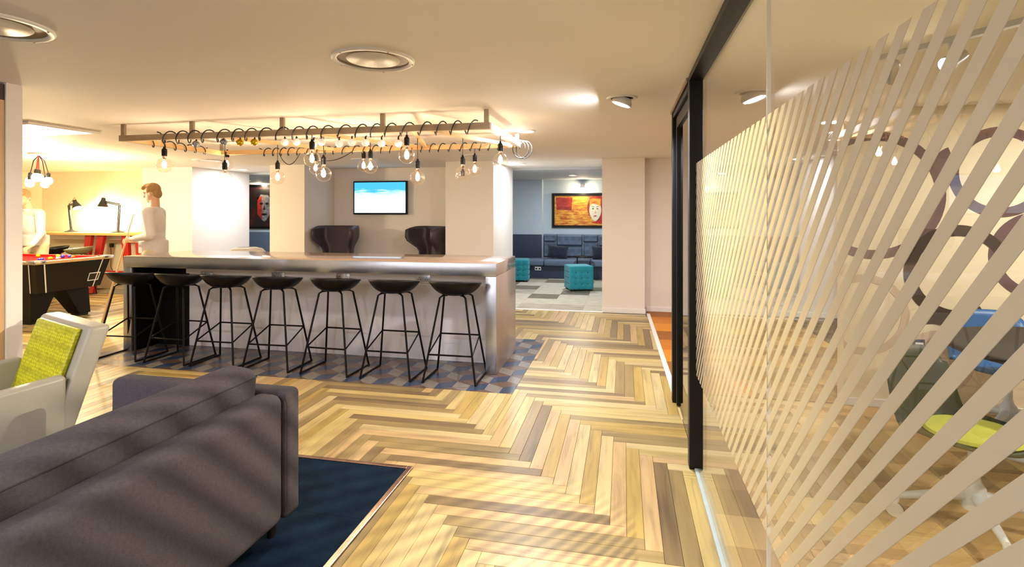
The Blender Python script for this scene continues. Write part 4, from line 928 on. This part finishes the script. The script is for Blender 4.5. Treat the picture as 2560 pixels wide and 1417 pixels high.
def person(name, label, loc, rz, armL, armR, turn=0, tilt=0, lean=0, parts=('sweater', 'trouser')):
    """faces local -Y; arm = (elbow, wrist, hand dir, back of hand, thumb side)"""
    t = thing(name, label, 'person', loc, rz)
    def L(p):  # torso lean about hips
        p = Vector(p); k = p.z - .95
        if k <= 0: return p
        return Vector((p.x, p.y - math.sin(lean) * k, .95 + math.cos(lean) * k))
    b = MB()
    HR = Matrix.Translation(L((0, -.02, 1.70))) @ Matrix.Rotation(turn, 4, 'Z') @ Matrix.Rotation(tilt, 4, 'X')
    hp = lambda x, y, z: HR @ Vector((x, y, z)); R3 = HR.to_3x3()
    b.ell(hp(0, .012, .02), (.074, .092, .098), 18, 14, R3); b.ell(hp(0, -.022, -.045), (.058, .066, .072), 16, 12, R3)     # skull, jaw
    b.ell(hp(0, -.07, -.095), (.024, .018, .016), 10, 8, R3)                                                              # chin
    b.limb(hp(0, -.088, .012), .0105, hp(0, -.108, -.026), .0145, 10)                                                     # nose
    for sx in (-1, 1):
        b.ell(hp(sx * .077, .012, -.012), (.009, .02, .033), 10, 8, R3)                                                   # ears
        b.limb(hp(sx * .012, -.087, .024), .0085, hp(sx * .05, -.075, .026), .009, 8)                                     # brow
    b.limb(hp(-.02, -.084, -.062), .0075, hp(.02, -.084, -.062), .0075, 8); b.limb(hp(-.016, -.083, -.073), .0075, hp(.016, -.083, -.073), .0075, 8)
    b.limb(L((0, .012, 1.47)), .062, hp(0, .015, -.06), .055, 14)
    b.ell(L((0, .0, 1.3)), (.165, .1, .22), 18, 12); b.ell((0, 0, .98), (.155, .105, .16), 18, 12); b.ell(L((0, 0, 1.14)), (.14, .095, .18), 18, 12)
    sh = {}
    for sx, arm in ((1, armL), (-1, armR)):
        s0 = L((sx * .185, .0, 1.44)); e, w_ = Vector(arm[0]), Vector(arm[1]); sh[sx] = (s0, e, w_)
        b.limb(s0, .056, e, .041); b.limb(e, .041, w_, .027); hand(b, w_, arm[2], arm[3], arm[4])
        b.limb((sx * .09, 0, .92), .088, (sx * .1, -.015, .5), .056); b.limb((sx * .1, -.015, .5), .054, (sx * .105, .02, .09), .036)
    body = part('body', b, M['skin'], t); remesh(body, .0075)
    s = MB()                                                   # sweater
    s.ell(L((0, .002, 1.29)), (.19, .125, .23), 20, 14); s.ell(L((0, .002, 1.1)), (.172, .125, .2), 20, 14); s.limb(L((-.17, .004, 1.45)), .068, L((.17, .004, 1.45)), .068)
    for k in range(3): s.lathe([(.16, -.01), (.168, .0), (.168, .05), (.16, .06)], 24, (0, 0, .92 + .05 * k))
    for sx in (1, -1):
        s0, e, w_ = sh[sx]; s.limb(s0, .072, e, .056); s.limb(e, .056, e + (w_ - e) * .88, .038)
    s.lathe([(.066, -.02), (.074, 0), (.072, .02), (.064, .02)], 20, L((0, .008, 1.5)))
    so_ = part('sweater', s, M['sweater'], t); remesh(so_, .0095, 3)
    q = MB(); q.ell((0, 0, .94), (.172, .122, .13), 18, 12)    # trousers
    for sx in (1, -1): q.limb((sx * .09, 0, .9), .102, (sx * .1, -.014, .5), .075); q.limb((sx * .1, -.014, .5), .075, (sx * .105, .02, .12), .062)
    q.limb((-.06, 0, .86), .1, (.06, 0, .86), .1); tr_ = part('trousers', q, M['trouser'], t); remesh(tr_, .011, 3)
    for sx in (1, -1): part('shoe', MB().rbox(sx * .105 - .045, sx * .105 + .045, -.2, .08, 0, .025, .01, 2).ell((sx * .105, -.05, .04), (.043, .13, .045), 14, 8).ell((sx * .105, .02, .07), (.042, .055, .06), 12, 8), M['shoe'], t)
    h = MB()                                                   # hair
    h.ell(hp(0, .022, .045), (.083, .098, .088), 18, 12, R3); h.ell(hp(0, .06, -.015), (.07, .055, .075), 14, 10, R3); h.ell(hp(.01, -.062, .088), (.06, .045, .03), 14, 8, R3); h.ell(hp(-.02, -.03, .115), (.055, .06, .025), 12, 8, R3)
    for sx in (-1, 1): h.ell(hp(sx * .07, .01, .03), (.017, .045, .04), 10, 8, R3)
    ho = part('hair', h, M['hair'], t); remesh(ho, .0085, 1)
    for sx in (-1, 1):
        ey = part('eye', MB().ell(hp(sx * .03, -.083, .008), (.0125, .008, .008), 10, 7, R3), M['skirt'], t)
        part('iris', MB().ell(hp(sx * .03, -.09, .007), (.0055, .003, .0055), 8, 6, R3), M['dark'], ey)
    return t
PX, PY = -6.07, 5.87
per = person('person', 'person in pale sweater and beige trousers holding a cue behind the bar', (PX, PY, 0), -1.15,
       ((.29, .08, 1.15), (.14, -.2, 1.1), (-.6, -.75, .1), (.3, -.4, .8), (.3, -.2, .9)),
       ((-.27, -.02, 1.14), (-.1, -.27, 1.07), (.55, -.8, .1), (-.3, -.4, .8), (-.3, -.2, .9)), turn=-.1, tilt=.28)
cue = link('pool_cue', MB().tube([(-6.40, 5.42, 0.0), (-6.36, 5.61, .7), (-6.315, 5.80, 1.42)], [.015, .012, .006], 10).mesh('pool_cue', M['pine'], True)); tag(cue, 'pale wooden pool cue held upright by the standing person', 'pool cue')
person('person', 'person in white top beyond the pool table, mostly hidden by the pier', (-9.22, 6.74, 0), .15,
       ((.3, -.22, 1.12), (.34, -.42, .93), (.1, -.9, -.35), (0, -.3, .9), (-.9, 0, .1)),
       ((-.3, -.1, 1.12), (-.24, -.36, .98), (.1, -.9, -.3), (0, -.3, .9), (.9, 0, .1)), turn=.3, tilt=.3, lean=.25)
# ------------------------------------------------------------------ foreground sofa
sf = thing('sofa', 'grey fabric sofa seen from behind on the navy carpet', 'sofa', (-1.93, 1.15, 0)); T = Matrix.Translation((1.93, -1.15, 0)); C0 = .004
SY0, SY1 = .1, 2.195
def sp(n, mb, m, smooth=True, parent=None): return part(n, mb.xf(T), m, parent or sf, smooth)
sp('base', MB().rbox(-2.38, -1.6, SY0 + .115, SY1 - .115, .085, .29, .02, 3), M['sofa'])
sp('back_panel', MB().rbox(-1.6, -1.462, SY0 + .112, SY1 - .112, .085, .655, .045, 5), M['sofa'])
for (a, b) in ((SY1 - .11, SY1), (SY0, SY0 + .11)): 
    ar = sp('arm', MB().rbox(-2.41, -1.458, a, b, .085, .652, .03, 4), M['sofa'])
    sp('seam', MB().tube([(-1.4575, a + .004, .11), (-1.4575, a + .004, .6), (-1.475, a + .006, .645)], .0022, 6), M['seam'], True, ar)
MID = (SY0 + SY1) / 2
for (a, b) in ((SY0 + .115, MID - .004), (MID + .004, SY1 - .115)):
    sp('seat_cushion', MB().rbox(-2.38, -1.72, a, b, .295, .44, .045, 4), M['sofa'])
for (a, b) in ((SY0 + .115, SY1 - .118),):
    mb = MB().rbox(-.085, .085, a, b, 0, .40, .05, 5); R = Matrix.Translation((-1.70, 0, .372)) @ Matrix.Rotation(math.radians(6), 4, 'Y'); mb.xf(R)
    cu = sp('back_cushion', mb, M['sofa'])
    pts = [R @ Vector((.083, a + .03 + (b - a - .06) * k / 20, .365)) for k in range(21)]; pts = pts + [R @ Vector((.07, b - .006, .36)), R @ Vector((-.07, b - .006, .36))]
    sp('seam', MB().tube(pts, .0025, 6), M['seam'], True, cu)
for x in (-2.3, -1.54):
    for y in (SY0 + .1, SY1 - .1): sp('leg', MB().lathe([(.001, C0), (.018, C0), (.025, .09), (.001, .09)], 14, (x, y, 0)), M['dark'])
# ------------------------------------------------------------------ lime armchair
ac = thing('armchair', 'grey leather armchair with lime snakeskin back panel', 'armchair', (-3.27, 2.06, 0.004), -.36)
# local: faces -Y, back at +Y
def slab(z0, z1, y0b, y0t, th, x0, x1, r=.02):
    mb = MB().rbox(x0, x1, 0, th, 0, z1 - z0, r, 4); k = (y0t - y0b) / (z1 - z0)
    mb.v = [(x, y + y0b + k * z, z + z0) for x, y, z in mb.v]; return mb
part('back_shell', slab(.2, .83, .2, .40, .1, -.36, .36, .02), M['leather'], ac)
part('back_pad', slab(.36, .815, .22, .365, .03, -.3, .285, .012), M['lime'], ac)
for sx in (-1, 1):
    mb = MB().rbox(sx * .325 - .04, sx * .325 + .04, -.42, .3, .12, .56, .022, 4); mb.v = [(x, y, z + (.0 if z < .4 else .06 * (y + .42) / .72 - .02)) for x, y, z in mb.v]
    part('arm', mb, M['leather'], ac)
part('seat', MB().rbox(-.285, .285, -.42, .24, .26, .42, .03, 4), M['leather'], ac)
part('base', MB().rbox(-.34, .34, -.38, .28, .06, .26, .02, 3), M['leather'], ac)
for sx in (-1, 1):
    for y in (-.33, .22): part('leg', MB().tube([(sx * .29, y, 0), (sx * .29, y, .07)], .018, 10), M['chrome'], ac)
# ------------------------------------------------------------------ meeting room
def ring_mural(px, py, rpx, tpx, m, a0=0, a1=360, k=0):
    c_ = on_y(px, py, 4.43); w = 4.43 / ((px - 1280) / FPX * SA + CA); sc = w / FPX * .93
    R1 = rpx * sc; R0 = (rpx - tpx) * sc; n = max(8, int((a1 - a0) / 6)); P = []
    for i in range(n + 1):
        a = math.radians(a0 + (a1 - a0) * i / n)
        P.append([(max(c_.x + R_ * math.cos(a), 1.622), 4.4295 - .001 - .0006 * k, max(c_.z + R_ * math.sin(a), .062)) for R_ in (R0, R1)])
    mb = MB().grid(P); vs = mb.v; n0 = len(vs)
    mb.add([(x, 4.4305, z) for x, y, z in vs], [tuple(f) for f in mb.f])
    o_ = part('painted_ring', mb, M[m], wm, False); return o_
ring_mural(2182, 488, 172, 25, 'mural_mauve', k=0); ring_mural(2500, 430, 122, 26, 'mural_mauve', k=1); ring_mural(2392, 420, 60, 48, 'mural_mauve', 110, 230, k=2)
ring_mural(2395, 683, 130, 30, 'mural_brown', 20, 300, k=3); ring_mural(2160, 786, 108, 20, 'mural_pink', k=1); ring_mural(2330, 880, 102, 26, 'mural_brown', 10, 110, k=4)
ring_mural(2345, 905, 85, 60, 'mural_pink', k=2); ring_mural(2270, 985, 40, 30, 'mural_brown', k=3); ring_mural(2600, 640, 120, 28, 'mural_mauve', k=2)
# sockets on the mural wall
p = on_y(2282, 862, 4.43); t = thing('wall_socket', 'steel double socket with a yellow plug on the ring-painted wall', 'wall socket', (p.x, 4.43, p.z))
part('plate', MB().rbox(-.075, .075, -.011, 0, -.045, .045, .003, 2), M['steel'], t)
for dx in (-.036, .036): part('socket_face', MB().rbox(dx - .026, dx + .026, -.016, -.011, -.026, .022, .002, 2), M['dark'] if dx < 0 else M['skirt'], t)
part('plug', MB().rbox(-.02, .03, -.05, -.011, -.1, -.05, .006, 2), M['yellow'], t); part('cable', MB().tube([(0, -.03, -.1), (-.02, -.03, -.3), (-.03, -.04, -.6)], .005, 6), M['cable'], t)
# swivel chair
def star_chair(x, y, rz, label, back_m, pad_m, castors=True):
    t = thing('swivel_chair', label, 'office chair', (x, y, 0), rz, 'plastic meeting chairs')
    P, Q = [], []
    for j in range(17):       # seat into back, one bent shell, faces -Y
        k = j / 16
        if k < .5: yy, zz = -.21 + .40 * (k / .5), .435 - .02 * math.sin(math.pi * k / .5)
        else: kk = (k - .5) / .5; yy, zz = .19 + .10 * kk ** .8, .435 + .34 * kk ** 1.15
        hw_ = .25 if k < .5 else .25 - .05 * ((k - .5) / .5) ** 3
        if k < .12: hw_ -= .05 * (1 - k / .12) ** 2
        r1, r2 = [], []
        for i in range(13):
            u = i / 6 - 1; lift = .035 * abs(u) ** 2.5
            n_ = Vector((0, 0, 1)) if k < .45 else Vector((0, -1, .15)).normalized()
            p_ = Vector((u * hw_, yy, zz)) + n_ * lift - (Vector((0, 0, .06 * abs(u) ** 4)) if k > .93 else Vector())
            r1.append(p_ - n_ * .006); r2.append(p_ + n_ * .006)
        P.append(r1); Q.append(r2)
    mb = MB().grid(P).grid([r[::-1] for r in Q]).grid([P[0], Q[0]]).grid([P[-1], Q[-1]]).grid([[r[0] for r in P], [r[0] for r in Q]]).grid([[r[-1] for r in P], [r[-1] for r in Q]])
    link('shell', mb.mesh('shell', back_m, 'all', weld=True), t)
    part('seat_pad', MB().lathe([(.001, .438), (.19, .438), (.2, .447), (.19, .458), (.001, .462)], 28).xf(Matrix.Diagonal((1, .95, 1, 1))), pad_m, t)
    part('column', MB().lathe([(.001, .1), (.045, .1), (.045, .2), (.03, .22), (.022, .25), (.022, .41), (.09, .418), (.001, .425)], 18), M['white_metal'], t)
    for k in range(4):
        a = math.pi / 4 + k * math.pi / 2 + 1.6; d = Vector((math.cos(a), math.sin(a), 0)); e = d * .29
        lg = part('base_arm', MB().tube([d * .03 + Vector((0, 0, .16)), d * .12 + Vector((0, 0, .145)), e + Vector((0, 0, .105)), e + d * .012 + Vector((0, 0, .06))], [.026, .022, .015, .012], 10), M['white_metal'], t)
        s_ = d.cross(Vector((0, 0, 1)))
        w_ = MB().lathe([(.001, -.014), (.031, -.014), (.036, -.009), (.036, .009), (.031, .014), (.001, .014)], 22, axis='x').xf(Matrix.Translation(e + d * .012 + Vector((0, 0, .0374))) @ Matrix.Rotation(a + 1.2 + k, 4, 'Z'))
        part('castor', w_, M['trim_white'], lg)
        w2 = MB().lathe([(.0362, -.008), (.0374, -.005), (.0374, .005), (.0362, .008)], 22, axis='x').xf(Matrix.Translation(e + d * .012 + Vector((0, 0, .0374))) @ Matrix.Rotation(a + 1.2 + k, 4, 'Z'))
        part('tyre', w2, M['dark'], lg)
    return t
star_chair(1.56, 2.80, .6, 'dark green swivel chair with lime seat pad and white castor base', M['green_plastic'], M['lime_pad'])
star_chair(2.42, 4.0, -.1, 'blue plastic swivel chair behind the meeting table', M['blue_plastic'], M['blue_plastic'])
t = thing('meeting_table', 'round taupe meeting table with black rim on a pale pedestal', 'table', (2.36, 3.25, 0))
part('table_top', MB().lathe([(.001, .715), (.6, .715), (.615, .724), (.61, .738), (.001, .738)], 56), M['grey_top'], t)
part('rim', MB().lathe([(.60, .712), (.622, .714), (.624, .735), (.612, .7395), (.60, .7385)], 56), M['black'], t)
part('pedestal', MB().lathe([(.001, .03), (.05, .03), (.04, .06), (.04, .62), (.09, .7), (.16, .715), (.001, .715)], 24), M['white_metal'], t)
for k in range(4):
    a = .4 + k * math.pi / 2; part('foot', MB().tube([(.03 * math.cos(a), .03 * math.sin(a), .09), (.42 * math.cos(a), .42 * math.sin(a), .018)], [.024, .014], 10), M['white_metal'], t)
# track with two spot heads
a, b = on_z(2205, 151, 2.2), on_z(2640, 40, 2.2); d = (b - a).normalized()
t = thing('track_light', 'grey ceiling track with two spot heads in the meeting room', 'track light', (a.x, a.y, 2.2))
tm = MB(); s_ = d.cross(Vector((0, 0, 1))) * .017; u_ = Vector((0, 0, .025))
part('track', MB().hexa([-s_, s_, (b - a) + s_, (b - a) - s_], [-s_ + u_, s_ + u_, (b - a) + s_ + u_, (b - a) - s_ + u_]), M['steel'], t, False)
def head(px, py, lit, aim):
    k = (px - 2205) / (2640 - 2205); c_ = (b - a) * (k * .86 + .02); w = -(a + c_).x * SA + (a + c_).y * CA
    z_ = EYE + (530 - py) / FPX * w - 2.2
    hp_ = Vector((c_.x, c_.y, z_)); dv = (Vector(aim) - (a + hp_)).normalized(); R = Matrix.Translation(hp_) @ dv.to_track_quat('-Z', 'Y').to_matrix().to_4x4()
    hd = part('spot_head', MB().lathe([(.001, .085), (.024, .08), (.03, .05), (.036, -.03), (.032, -.03), (.028, .0), (.001, .005)], 20).xf(R), M['steel'], t)
    part('stem', MB().tube([(c_.x, c_.y, 0), (c_.x, c_.y, z_ + .02), hp_ + (R.to_3x3() @ Vector((0, 0, .03)))], .008, 8), M['steel'], hd)
    part('spot_lens', MB().lathe([(.001, -.02), (.031, -.02), (.031, -.016), (.001, -.016)], 20).xf(R), M['spot_lit'] if lit else M['dark'], hd)
    if lit:
        o_ = lamp('SPOT', t, hp_ + dv * .035, TRACK_W, (1, .85, .6), .02, spot_size=1.2, spot_blend=.5); o_.rotation_euler = dv.to_track_quat('-Z', 'Y').to_euler()
head(2425, 155, True, (-1.3, 1.5, .5)); head(2240, 188, False, (2.0, 4.4, 1.0))
for m_ in bpy.data.meshes: m_.validate()
